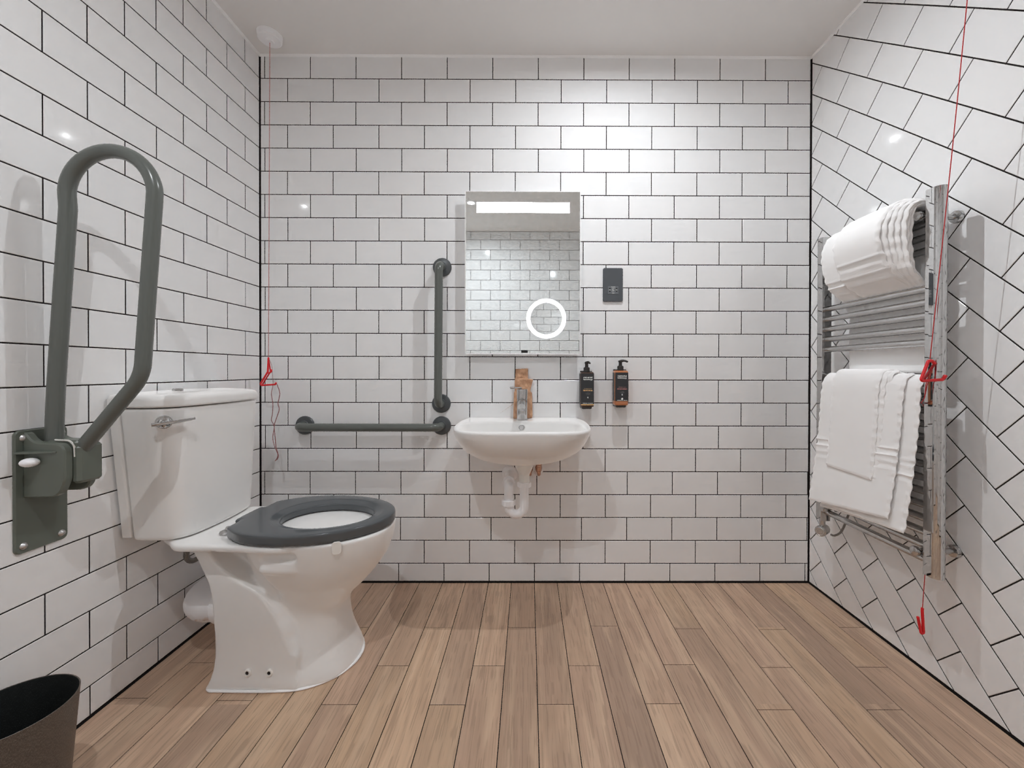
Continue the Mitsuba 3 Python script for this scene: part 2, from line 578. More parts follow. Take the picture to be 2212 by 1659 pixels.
put('wall_right', bbox(W_ + RECESS, W_ + BACKING, YR - BACKING, RECESS, -0.05, ZC + 0.02), 'mat_grout', smooth=False,
    label='right side wall of white tiles laid diagonally with dark grout', category='wall', kind='structure')


def lattice(i, j):
    """Joint corner of the diagonal bond on the right wall: (distance from the back corner, height)."""
    def q(i, j):
        return np.array([0.06461 + 0.15105 * i + 0.0019 * j - 0.00071 * i * i - 0.00074 * i * j - 0.00008 * j * j,
                         2.26637 - 0.14227 * i - 0.14087 * j + 0.0002 * i * i - 0.0001 * i * j - 0.0001 * j * j])
    ic = min(max(i, -1.0), 4.6)
    p = q(ic, j)
    if i != ic:
        p = p + (i - ic) * (q(ic + 0.01, j) - q(ic - 0.01, j)) / 0.02
    return p


def diagonal_bond():
    area = sbox(GAP, 0.0062, DEPTH - GAP, ZC - 0.003)
    c = np.array([-0.0699, -0.06917])
    out = []
    for j in range(-22, 18):
        for i in range(-18, 19):
            a, b = lattice(i, j), lattice(i + 1, j)
            if max(a[1], b[1]) < -0.3 or min(a[1], b[1]) > 2.8 or b[0] < -0.3 or a[0] > DEPTH + 0.4:
                continue
            # lower side lies on the next course's line
            lo0, lo1 = lattice(i - 0.47, j + 1), lattice(i + 0.53, j + 1)
            p = Polygon([a, lo0, lo1, b])
            if not p.is_valid:
                continue
            p = clipped(p.buffer(-JOINT / 2, join_style='mitre'), area)
            if p is not None:
                out.append(p)
    return out


# along = distance from the back corner (-y), face looks to -x
MR = np.array([[0, 0, -1, W_], [-1, 0, 0, 0], [0, 1, 0, 0], [0, 0, 0, 1.0]])


def tiles_right():
    for poly in diagonal_bond():
        m = tile_mesh(poly)
        c = poly.centroid
        tx, ty = rng.normal(0, 0.0016, 2)
        m.vertices[:, 2] += (m.vertices[:, 0] - c.x) * tx + (m.vertices[:, 1] - c.y) * ty - 0.0002
        m.apply_transform(MR)
        if m.volume < 0:
            m.invert()
        put('tile', m, f'mat_tile_{rng.integers(3)}', 'wall_right', smooth=False)


tiles_right()
put('wall_rear', bbox(-BACKING, W_ + BACKING, YR - BACKING, YR - RECESS, -0.05, ZC + 0.02), 'mat_grout', smooth=False,
    label='rear wall of white brick tiles seen only in the mirror', category='wall', kind='structure')
MREAR = np.array([[1, 0, 0, 0], [0, 0, 1, YR], [0, 1, 0, 0], [0, 0, 0, 1.0]])
for poly in running_bond(W_, 0.613 - 4 * 0.199, 2.2675, 0.1015, 0.199):
    m = tile_mesh(poly)
    m.apply_transform(MREAR)
    if m.volume < 0:
        m.invert()
    put('tile', m, f'mat_tile_{rng.integers(3)}', 'wall_rear', smooth=False)

put('ceiling', bbox(-BACKING, W_ + BACKING, YR - BACKING, BACKING, ZC, ZC + 0.06), 'mat_ceiling', smooth=False,
    label='plain matt white ceiling', category='ceiling', kind='structure')


def bead(p0, p1, u, v, s=0.0075):
    """A three-sided sealant bead along an edge; u and v point from the edge into the room."""
    p0, p1, u, v = (np.asarray(q, float) for q in (p0, p1, u, v))
    rings = [np.array([p, p + u * s, p + (u + v) * s * 0.42, p + v * s]) for p in (p0, p1)]
    m = skin(rings, True)
    m.fix_normals()
    return m


dz = np.array([0, 0, -1.0])
for nm, m in (('trim_1', bead((0, 0, ZC), (W_, 0, ZC), (0, -1, 0), dz)),
              ('trim_2', bead((0, YR, ZC), (0, 0, ZC), (1, 0, 0), dz)),
              ('trim_3', bead((W_, 0, ZC), (W_, YR, ZC), (-1, 0, 0), dz))):
    put(nm, m, 'mat_caulk', smooth=False, label={'trim_1': 'white sealant bead between back wall and ceiling', 'trim_2': 'white sealant bead between left wall and ceiling',
        'trim_3': 'white sealant bead between right wall and ceiling'}[nm], category='trim', kind='structure')

# floor: dark grout bed and wood-look planks
put('floor', bbox(-BACKING, W_ + BACKING, YR - BACKING, BACKING, -0.06, -0.0016), 'mat_grout', smooth=False,
    label='floor of brown wood-look planks with dark joints', category='floor', kind='structure')
OFF = {0: -0.510, 1: -0.316, 2: -0.660}
JIT = {0: 0.014, 8: -0.001, 13: 0.007, 14: 0.002, 15: 0.005, 16: -0.008, 17: -0.019, 18: -0.008, 19: -0.0125, 20: -0.019, 21: -0.007, -1: 0.023, 2: 0.014}
area = sbox(0.004, YR + 0.004, W_ - 0.004, -0.005)
for col in range(-1, 23):
    xa, xb = 0.0964 + 0.1027 * col, 0.0964 + 0.1027 * (col + 1)
    o = OFF[col % 3] + JIT.get(col, 0.0)
    jw = 0.0011
    for row in range(-3, 2):
        p = clipped(sbox(xa + jw, o + 0.9 * row + 0.001, xb - jw, o + 0.9 * (row + 1) - 0.001), area)
        if p is None:
            continue
        m = tile_mesh(p, 0.009, 0.0008)
        m.vertices[:, 2] += rng.normal(0, 0.00012)
        put('plank', m, 'mat_plank', 'floor', smooth=False)

# ---------------------------------------------------------------- ceiling downlights (out of frame; seen in the mirror and as glints)
DL = [((1.545, -0.60), 'recessed ceiling downlight out of frame above the basin'), ((0.715, -1.66), 'recessed ceiling downlight out of frame near the camera')]
for (lx, ly), lab in DL:
    t = thing('downlight', lab, 'light', group='ceiling downlights')
    put('trim_ring', mv(lathe([(0.030, 0.0), (0.044, 0.0), (0.045, 0.002), (0.045, 0.0045), (0.030, 0.0045), (0.030, 0.0)], 40), lx, ly, ZC - 0.0045), 'mat_plastic_white', t)
    k = key_for(f'{t}__lens')
    lens = trimesh.creation.cylinder(radius=0.0285, height=0.006, sections=40)
    scene[k] = {**mikit.ply(mv(lens, lx, ly, ZC - 0.0034), 'mat_plastic_white'), 'emitter': {'type': 'area', 'radiance': rgb(LENS), 'sampling_weight': 0.5}}
    scene[f'spot_of_{t}'] = {'type': 'spot', 'intensity': rgb(LAMP), 'cutoff_angle': 86.0, 'beam_width': 33.0, 'sampling_weight': 4.0,
                             'to_world': T().look_at(origin=[lx, ly, ZC - 0.009], target=[lx, ly, 0], up=[0, 1, 0])}

# ---------------------------------------------------------------- toilet
YC = -0.465        # the toilet's axis, at a right angle to the left wall


def pan_field(X, Yw, Z):
    Y = np.abs(Yw - YC)

    def loft(zs, xr, xf, w, xc, n):
        a_f, a_r, ww = pch(Z, zs, xf) - xc, xc - pch(Z, zs, xr), pch(Z, zs, w)
        a = np.where(X > xc, a_f, a_r)
        r = ((np.abs(X - xc) / a) ** n + (Y / ww) ** n) ** (1 / n)
        return np.maximum((r - 1) * np.minimum(a, ww) * 0.9, np.maximum(Z - zs[-1], zs[0] - Z))

    bowl = loft([.15, .19, .22, .26, .30, .36, .41, .443], [.40, .37, .35, .335, .325, .31, .30, .29],
                [.555, .575, .605, .655, .692, .730, .744, .747], [.05, .072, .092, .119, .142, .166, .176, .180], 0.505, 2.25)
    column = loft([0, .02, .05, .10, .15, .20, .26], [.36, .37, .39, .40, .41, .41, .41], [.637, .631, .620, .604, .595, .590, .60], [.149, .145, .134, .116, .102, .092, .088], 0.455, 2.5)
    core = np.maximum(polysdf(X[:, 0, :], Z[:, 0, :], [(.19, .43), (.52, .43), (.57, .22), (.58, 0), (.27, 0), (.265, .1), (.25, .25)])[:, None, :], Y - 0.045)
    side = spline_poly([(.150, .438), (.200, .357), (.237, .290), (.252, .190), (.259, .090), (.252, .030), (.240, -.02), (.36, -.02), (.50, -.02), (.512, .07), (.500, .120), (.462, .205), (.405, .268), (.338, .308), (.270, .350), (.222, .400), (.20, .438)], 5)
    wp = pch(Z, [0, .015, .05, .12, .20, .30, .36, .44], [.150, .149, .141, .134, .131, .126, .117, .105])
    panel = smax(polysdf(X[:, 0, :], Z[:, 0, :], side)[:, None, :], Y - wp, 0.010)
    trap = np.full(X.shape, 9.0)
    tp = np.array([(.335, .42), (.385, .352), (.432, .278), (.462, .205), (.474, .14), (.474, .08)])
    for (ax_, az), (bx, bz) in zip(tp[:-1], tp[1:]):
        t = np.clip(((X - ax_) * (bx - ax_) + (Z - az) * (bz - az)) / ((bx - ax_) ** 2 + (bz - az) ** 2), 0, 1)
        trap = np.minimum(trap, np.sqrt((X - ax_ - t * (bx - ax_)) ** 2 + (Z - az - t * (bz - az)) ** 2 + (Y * 0.46) ** 2) - 0.043)
    shelf2d = spline_poly([(.045, 0), (.048, .06), (.075, .100), (.125, .135), (.158, .162), (.185, .1725), (.26, .174), (.36, .178), (.50, .178), (.50, 0), (.50, -.178), (.36, -.178), (.26, -.174), (.185, -.1725), (.158, -.162), (.125, -.135), (.075, -.100), (.048, -.06)], 6)
    sh = polysdf(X[:, :, 0], Y[:, :, 0], shelf2d)[:, :, None]
    shelf = smax(sh, np.abs(Z - 0.433) - 0.010, 0.006)
    d = smin(bowl, column, 0.045)
    d = smin(d, core, 0.02)
    d = smin(d, trap, 0.022)
    d = smin(d, panel, 0.011)
    d = smin(d, shelf, 0.014)
    d = np.maximum(d, np.maximum(Z - 0.443, -Z))
    gp = np.array([(.285, .405), (.330, .372), (.385, .325), (.432, .270), (.466, .205), (.487, .145), (.495, .110)])
    gr_ = [.026, .026, .024, .021, .017, .012, .007]
    for q, (p0, p1) in enumerate(zip(gp[:-1], gp[1:])):
        e = p1 - p0
        t = np.clip(((X - p0[0]) * e[0] + (Z - p0[1]) * e[1]) / (e @ e), 0, 1)
        rr = gr_[q] * (1 - t) + gr_[q + 1] * t
        gv = np.sqrt((X - p0[0] - t * e[0]) ** 2 + (Z - p0[1] - t * e[1]) ** 2 + ((Y - .136) * 0.75) ** 2) - rr
        d = smax(d, -gv, 0.012)
    # finger slot under the rim
    t = np.clip((X - .425) / .085, 0, 1)
    slot = np.sqrt((X - .425 - t * .085) ** 2 + (Z - .406) ** 2 + ((Y - 0.176) * 0.62) ** 2) - 0.0160
    d = smax(d, -slot, 0.006)
    lip = np.sqrt((X - .425 - t * .085) ** 2 + (Z - .367) ** 2 + (Y - 0.1600) ** 2) - 0.0125
    d = smin(d, lip, 0.010)
    inner = (np.sqrt(((X - .525) / .148) ** 2 + (Y / .118) ** 2 + ((Z - .455) / .235) ** 2) - 1) * 0.11
    return smax(d, -np.maximum(inner, d + 0.013), 0.012)


toilet = thing('toilet', 'white close-coupled toilet with dark grey open seat against the left wall', 'toilet')
put('pan', surface(pan_field, (.0, YC - .215, -.006), (.77, YC + .215, .457), .005, 3), 'mat_ceramic', toilet, smooth=True, label='white ceramic pan')
m = trimesh.creation.cylinder(radius=0.07, height=0.004, sections=40)
scene['mat_water'] = {'type': 'dielectric', 'int_ior': 1.33, 'ext_ior': 1.0}
put('water', mv(m, .50, YC, .262), 'mat_water', f'{toilet}__pan', smooth=True, label='still water in the bowl')


YCC = -0.449       # middle of the cistern


def cistern_field(X, Yw, Z):
    Y = Yw - YCC
    hw = np.interp(Z, [.445, .842], [.170, .209])
    xf = np.interp(Z, [.445, .842], [.188, .183])
    s = np.clip(np.abs(Y) / hw, 0, 1.3)
    front = (X - (0.040 + (xf - 0.040) * (1 - 0.13 * s * s)))
    side = np.abs(Y) - hw
    d = smax(front, side, 0.065)
    d = smax(d, 0.036 - X, 0.012)
    return smax(smax(d, Z - .8395, 0.004), .445 - Z, 0.016)


put('cistern', surface(cistern_field, (-.006, YCC - .225, .43), (.21, YCC + .225, .85), .004, 2), 'mat_ceramic', toilet, smooth=True, label='white ceramic cistern with bowed front')


def strip_ring(z):
    hw = float(np.interp(z, [.445, .842], [.170, .209])) + .0015
    return np.array([[x, YCC + y, z] for x, y in rrect(.006, -hw, .0345, hw, .005, 3).exterior.coords[:-1]])


sr = skin([strip_ring(.463), strip_ring(.459)][::-1] + [strip_ring(z) for z in (.55, .65, .75, .8390)])
sr.fix_normals()
put('back_strip', sr, 'mat_ceramic', f'{toilet}__cistern', smooth=40)


def lid_field(X, Yw, Z):
    Y = Yw - YCC
    hw, xf = 0.2135, 0.192
    s = np.clip(np.abs(Y) / hw, 0, 1.3)
    d = smax(X - (0.006 + (xf - 0.006) * (1 - 0.125 * s * s)), np.abs(Y) - hw, 0.07)
    d = np.maximum(d, 0.006 - X)
    top = Z - 0.886 + 0.010 * (np.clip(X, 0, .2) / .2) ** 2 + 0.004 * s * s
    return smax(smax(d, top, 0.016), .8425 - Z, 0.004)


put('cistern_lid', surface(lid_field, (-.006, YCC - .225, .83), (.21, YCC + .225, .90), .004, 2), 'mat_ceramic', toilet, smooth=True, label='white ceramic lid')
put('lid_button', mv(lathe([(0, 0), (.014, 0), (.014, .007), (.012, .0095), (.009, .0085), (0, .0085)], 32), .075, YC - .045, .882), 'mat_chrome', toilet, label='small chrome button on the lid')
# flush lever: a boss on the near end of the bowed front and a spatula handle
boss = np.array([.150, -.642, .801])
lv = put('flush_lever', [orient(lathe([(0, -.022), (.017, -.022), (.019, -.012), (.0185, .004), (.014, .013), (.006, .0165), (0, .017)], 36), boss, (.72, -.69, 0))], 'mat_chrome', toilet, smooth=40, label='chrome flush lever')
hp = np.array([[.144, -.674, .7965], [.158, -.662, .798], [.176, -.642, .8005], [.192, -.617, .804], [.201, -.595, .8065]])
hc = curve(hp, .004)
hr = []
for i, p in enumerate(hc):
    u = i / (len(hc) - 1)
    w = np.interp(u, [0, .15, .4, .8, .97, 1], [.008, .0125, .0105, .0115, .009, .004])
    th = np.interp(u, [0, .4, 1], [.0050, .0042, .0034])
    n = np.array([.72, -.69, 0.0])
    ang = np.arange(16) * 2 * PI / 16
    hr.append(p + np.outer(np.cos(ang) * w, n * 0.96 + np.array([0, 0, .28])) + np.outer(np.sin(ang) * th, np.array([-.18, .18, .96])))
handle = skin(hr)
handle.fix_normals()
put('handle', handle, 'mat_chrome', lv, smooth=60)

SEAT_OUT = spline_poly([(.268, -.055), (.268, .055), (.284, .062), (.287, .092), (.288, .118), (.302, .134), (.360, .171), (.440, .190), (.530, .188), (.620, .163), (.690, .118), (.735, .060), (.750, 0),
                        (.735, -.060), (.690, -.118), (.620, -.163), (.530, -.188), (.440, -.190), (.360, -.171), (.302, -.134), (.288, -.118), (.287, -.092), (.284, -.062)], 5)
SEAT_IN = [(.527 + .145 * math.cos(a) * (1 + 0.06 * math.cos(a)), .112 * math.sin(a)) for a in np.linspace(0, 2 * PI, 64, endpoint=False)]


def seat_field(X, Yw, Z):
    Y = Yw - YC
    o = polysdf(X[:, :, 0], Y[:, :, 0], SEAT_OUT)[:, :, None]
    h = polysdf(X[:, :, 0], Y[:, :, 0], SEAT_IN)[:, :, None]
    d2 = np.maximum(o, -h)
    top = 0.4785 - 0.008 * smooth01((0.035 - h) / 0.035) - 0.0015 * smooth01((.02 + o) / .02) + 0.0 * X
    r = 0.0045
    a = d2 + r
    b = np.maximum(Z - top, 0.4465 - Z) + r
    return np.minimum(np.maximum(a, b), 0) + np.sqrt(np.maximum(a, 0) ** 2 + np.maximum(b, 0) ** 2) - r


def smooth01(t):
    t = np.clip(t, 0, 1)
    return t * t * (3 - 2 * t)


seat = put('seat', surface(seat_field, (.255, YC - .205, .44), (.765, YC + .205, .486), .0035, 2), 'mat_seat', toilet, smooth=True, label='dark grey open ring seat')
for s in (-1, 1):
    put('hinge', [orient(lathe([(.0, 0), (.017, 0), (.019, .004), (.017, .009), (.010, .012), (0, .012)], 24), (.262, YC + s * .088, .443), (0, 0, 1)),
                  cyl((.262, YC + s * .088, .459), (.300, YC + s * .088, .459), .0075, 16, .002)], 'mat_chrome_soft', toilet, label='metal seat hinge')
tab = plate(rrect(-.0135, -.021, .0135, .016, .009), .0035, .0008)
M = np.eye(4)
M[:3, 0], M[:3, 1], M[:3, 2], M[:3, 3] = (.93, .30, 0), (0, 0, 1), (.30, -.93, 0), (.637, YC - .1585, .433)
tab.apply_transform(M)
put('seat_buffer', tab, 'mat_plastic_ivory', toilet, label='white plastic buffer tab under the seat')
for x in (.3655, .430):
    b = put('bolt_cap', orient(lathe([(.0, 0), (.0105, 0), (.0105, .004), (.0085, .0065), (.0055, .0065), (.0050, .003), (0, .003)], 24), (x, YC - .1412, .0515), (0, -1, .16)), 'mat_plastic_ivory', toilet, label='white ringed bolt cap')
    put('bolt', orient(lathe([(0, 0), (.0048, 0), (.0048, .0012), (0, .0016)], 16), (x, YC - .1412 - .0034, .0520), (0, -1, .16)), 'mat_dark', b)
base = spline_poly([(.238, 0), (.238, .10), (.250, .146), (.30, .152), (.44, .1525), (.53, .142), (.600, .098), (.632, .045), (.6395, 0), (.632, -.045), (.600, -.098), (.53, -.142), (.44, -.1525), (.30, -.152), (.250, -.146), (.238, -.10)], 6)
ring3 = np.c_[base[:, 0], base[:, 1] + YC, np.full(len(base), .0035)]
sides = 8
rings = []
for i in range(len(ring3)):
    t = ring3[(i + 1) % len(ring3)] - ring3[i - 1]
    n = np.array([t[1], -t[0], 0]) / np.linalg.norm(t)
    ang = np.arange(sides) * 2 * PI / sides
    rings.append(ring3[i] + .005 * np.outer(np.cos(ang), n) + .0035 * np.outer(np.sin(ang), (0, 0, 1)))
bd = skin(rings, closed=True)
bd.fix_normals()
put('sealant_bead', bd, 'mat_caulk', toilet, smooth=True, label='white sealant bead round the foot')

# waste connector behind the pan
sp = thing('soil_pipe', 'fat white plastic soil pipe elbow behind the toilet foot', 'pipe')
el = fillet([(.215, YC, .178), (.088, YC, .172), (.088, -.12, .185), (.088, -.004, .188)], [.07, .05], 14)
put('elbow', tube(el, .054, 36), 'mat_soil_pipe', sp, smooth=40)
put('collar', cyl((.178, YC, .1765), (.222, YC, .178), .0600, 40, .004), 'mat_plastic_white', sp)
hz = thing('supply_hose', 'braided steel supply hose looping under the cistern', 'hose')
put('hose', tube(curve([(.060, -.360, .446), (.045, -.395, .395), (.036, -.425, .345), (.034, -.430, .312), (.040, -.412, .292), (.050, -.370, .300), (.055, -.320, .318), (.05, -.26, .33), (.004, -.24, .332)], .006), .0085, 16), 'mat_braid', hz, smooth=50)

# ---------------------------------------------------------------- hinged support rail on the left wall
rail = thing('hinged_support_rail', 'grey hinged toilet support rail folded up on the left wall', 'support rail')
YRAIL = -.812
loop = [(.034, YRAIL, .715), (.040, YRAIL, .900), (.0715, YRAIL, 1.345)]
c, rad = np.array([.176, YRAIL, 1.3785]), .1075
arc = [c + rad * np.array([-math.cos(a), 0, math.sin(a)]) for a in np.linspace(math.radians(4), math.radians(176), 30)]
down = fillet([(.2825, YRAIL, 1.372), (.2505, YRAIL, .935), (.088, YRAIL, .740)], .105, 16)
put('rail', tube(np.vstack([curve(loop, .02), np.array(arc), down]), .0162, 28), 'mat_grey_tube', rail, smooth=40, label='looped grey tube')
pl = plate(rrect(-.8655, .517, -.7575, .808, .012), .006, .002)
pl.apply_transform(np.array([[0, 0, 1, 0], [1, 0, 0, 0], [0, 1, 0, 0], [0, 0, 0, 1.0]]))
put('wall_plate', pl, 'mat_grey_bracket', rail, label='grey rectangular wall plate')


def cheek(y0, y1, poly, bev):
    m = plate(Polygon(poly), y1 - y0, bev)
    m.apply_transform(np.array([[1, 0, 0, 0], [0, 0, -1, y1], [0, 1, 0, 0], [0, 0, 0, 1.0]]))
    return m


ck = list(fillet([(.005, 0, .648), (.088, 0, .650), (.104, 0, .690), (.104, 0, .775), (.030, 0, .779), (.012, 0, .800), (.005, 0, .803)], [.03, .04, .022, .03, .01], 8))
ckp = [(p[0], p[2]) for p in ck]
body = put('hinge_bracket', [cheek(-.850, -.834, ckp, .003), cheek(-.790, -.776, ckp, .003), bbox(.004, .03, -.836, -.788, .648, .700, .003)], 'mat_grey_bracket', rail, label='grey hinge bracket')
fin = plate(Polygon([(.004, -.868), (.004, -.84), (.085, -.84), (.085, -.852), (.03, -.866)]), .004, .001)
put('rib', mv(fin, 0, 0, .755), 'mat_grey_bracket', body)
put('pivot_block', [bbox(.022, .112, -.8315, -.7925, .692, .781, .006), bbox(.096, .118, -.832, -.774, .676, .770, .007)], 'mat_grey_bracket', rail, label='grey pivot block holding both tube ends')
wsh = [(p[0], p[2]) for p in fillet([(.060, 0, .7845), (.107, 0, .7825), (.1085, 0, .742)], .022, 8)]
wsh = np.array(wsh)
inner = (wsh - np.array([.08, .74])) * 0.93 + np.array([.08, .74])
put('washer', cheek(-.8335, -.8305, [tuple(p) for p in wsh] + [tuple(p) for p in inner[::-1]], 0), 'mat_plastic_ivory', rail, label='white plastic washer')
kn = trimesh.creation.icosphere(subdivisions=3, radius=1)
kn.apply_scale([.0165, .016, .0105])
put('release_knob', [mv(kn, .036, -.862, .735)], 'mat_plastic_white', rail, smooth=True, label='white release knob')
for (y, z) in ((-.849, .790), (-.850, .5345), (-.7725, .5345), (-.7725, .792)):
    sc = put('screw', orient(lathe([(0, 0), (.0085, 0), (.0085, .0012), (.0060, .0045), (.003, .0062), (0, .0065)], 20), (.0058, y, z), (1, 0, 0)), 'mat_chrome_soft', rail, label='domed steel screw')

# ---------------------------------------------------------------- grab rails on the back wall
def grab(lab, p0, p1):
    t = thing('grab_rail', lab, 'grab rail', group='grey grab rails on the back wall')
    p0, p1 = np.array(p0), np.array(p1)
    d = (p1 - p0) / np.linalg.norm(p1 - p0)
    out = np.array([0, -1.0, 0])
    so = .070
    put('bar', tube(fillet([p0 + out * .006, p0 + out * so, p1 + out * so, p1 + out * .006], .042, 14), .0172, 28), 'mat_grey_tube', t, smooth=40, label='grey tube')
    for p in (p0, p1):
        f = put('flange', orient(lathe([(.0, 0), (.0415, 0), (.0415, .006), (.0385, .0095), (.030, .0115), (.022, .0125), (.0195, .016), (.0, .016)], 44), p - out * .0005, out), 'mat_grey_flange', t, smooth=35, label='dark grey round cover plate')


grab('vertical grey grab rail beside the mirror', (.8125, 0, 1.410), (.809, 0, .803))
grab('horizontal grey grab rail left of the basin', (.201, 0, .7045), (.8105, 0, .7045))

# ---------------------------------------------------------------- mirror with light strips
mir = thing('wall_mirror', 'rectangular lit wall mirror with round magnifying insert above the basin', 'mirror')
MX0, MX1, MZ0, MZ1, MY = .9205, 1.4245, 1.0215, 1.7325, -.045
put('housing', bbox(MX0 + .012, MX1 - .012, -.040, -.0003, MZ0 + .012, MZ1 - .012, .002), 'mat_plastic_white', mir, smooth=False)
fr = Polygon(sbox(MX0, MZ0, MX1, MZ1).exterior.coords, [sbox(MX0 + .0035, MZ0 + .0035, MX1 - .0035, MZ1 - .0035).exterior.coords])
put('edge_frame', onback(trimesh.creation.extrude_polygon(fr, .008, engine='earcut'), -.0375), 'mat_caulk', mir, smooth=False, label='thin pale edge')
RC, RO, RI = np.array([1.275, 1.178]), .0870, .0690
glass = sbox(MX0 + .0035, MZ0 + .0035, MX1 - .0035, MZ1 - .0035).difference(Point(*RC).buffer(RI + .001, quad_segs=32))
put('mirror_glass', onback(trimesh.creation.extrude_polygon(glass, .004, engine='earcut'), MY + .004), 'mat_mirror', mir, smooth=False, label='mirror glass')
R_ = .85
prof = [(r, (r * r - RI * RI) / (2 * R_)) for r in np.linspace(0, RI, 24)]
ang = np.arange(72) * 2 * PI / 72
dv, df = [(0, 0, prof[0][1])], []
for r, z in prof[1:]:
    dv += [(r * math.cos(a), r * math.sin(a), z) for a in ang]
for k in range(72):
    df.append((0, 1 + k, 1 + (k + 1) % 72))
for i in range(len(prof) - 2):
    for k in range(72):
        a, b = 1 + i * 72 + k, 1 + i * 72 + (k + 1) % 72
        df += [(a, a + 72, b + 72), (a, b + 72, b)]
dish = trimesh.Trimesh(np.array(dv), np.array(df), process=False)
put('magnifier', mv(onback(dish), RC[0], MY, RC[1]), 'mat_mirror', mir, smooth=True, label='round magnifying mirror')


def lit(name, mesh, radiance, parent, label):
    k = key_for(f'{parent}__{name}')
    scene[k] = {**mikit.ply(mesh, 'mat_plastic_white'), 'emitter': {'type': 'area', 'radiance': rgb(radiance)}}
    note(k, label)


lit('light_strip', onback(trimesh.creation.extrude_polygon(sbox(.9705, 1.6375, 1.3765, 1.6835), .0006, engine='earcut'), MY), STRIP, mir, 'glowing frosted strip')
lit('light_ring', onback(trimesh.creation.extrude_polygon(Point(*RC).buffer(RO, quad_segs=32).difference(Point(*RC).buffer(RI, quad_segs=32)), .0006, engine='earcut'), MY), STRIP, mir, 'glowing frosted ring')
put('sensor', onback(plate(rrect(1.1665, 1.0285, 1.1945, 1.0400, .001), .0012, .0003), MY), 'mat_dark', mir, smooth=False, label='small black sensor at the lower edge')

# ---------------------------------------------------------------- shaver socket
sk = thing('shaver_socket', 'dark grey shaver socket plate on the tiles right of the mirror', 'socket')
put('plate', onback(plate(rrect(1.5295, 1.2595, 1.6180, 1.4085, .007), .0085, .0015), 0.0), 'mat_anthracite', sk, smooth=30)
ins = put('socket_insert', onback(plate(rrect(1.5505, 1.2920, 1.5985, 1.3275, .001), .0012, .0003), -.0085), 'mat_anthracite_light', sk, smooth=False, label='lighter grey socket insert')


def words(text, x, z, h, y, mat, parent, bold=True, name='lettering'):
    """Lettering centred on x, its foot on z, on a face that looks to -y."""
    m = meshkit.text_mesh(text, h, .0003, bold)
    w = m.bounds[1][0] - m.bounds[0][0]
    return put(name, mv(onback(m), x - w / 2 - m.bounds[0][0], y, z), mat, parent, smooth=False)


yk = -.0097
words('SHAVERS', 1.5745, 1.3222, .0030, yk, 'mat_print_white', ins)
words('ONLY', 1.5745, 1.2952, .0030, yk, 'mat_print_white', ins)
words('115V', 1.5590, 1.3090, .0028, yk, 'mat_print_white', ins)
words('230V', 1.5895, 1.3090, .0028, yk, 'mat_print_white', ins)
icon = [sbox(1.5700, 1.3045, 1.5708, 1.3175), sbox(1.5700, 1.3170, 1.5790, 1.3178), sbox(1.5700, 1.3040, 1.5745, 1.3048),
        Polygon([(1.5712, 1.3105), (1.5782, 1.3175), (1.5790, 1.3168), (1.5720, 1.3098)]), Polygon([(1.5745, 1.3100), (1.5790, 1.3050), (1.5783, 1.3043), (1.5738, 1.3093)]),
        Polygon([(1.5738, 1.3050), (1.5783, 1.3100), (1.5790, 1.3093), (1.5745, 1.3043)])]
put('shaver_symbol', [mv(onback(trimesh.creation.extrude_polygon(g, .0003, engine='earcut')), 0, yk, 0) for g in icon], 'mat_print_white', ins, smooth=False)
for sx in (-1, 1):
    for sz in (-1, 1):
        q = Polygon([(0, 0), (.0065, 0), (.0065, .0045), (.0035, .0058), (0, .0045)])
        q = affinity.scale(q, sx, sz, origin=(0, 0))
        x0 = 1.5745 + (-1 if sx > 0 else 1) * .0155 - (0.0035 if sx > 0 else -0.0035)
        put('pin_slot', mv(onback(trimesh.creation.extrude_polygon(q, .0003, engine='earcut')), x0 + (0.0005 if sx > 0 else -.0005), yk + .0001, 1.3108 + sz * .0030), 'mat_dark', ins, smooth=False)

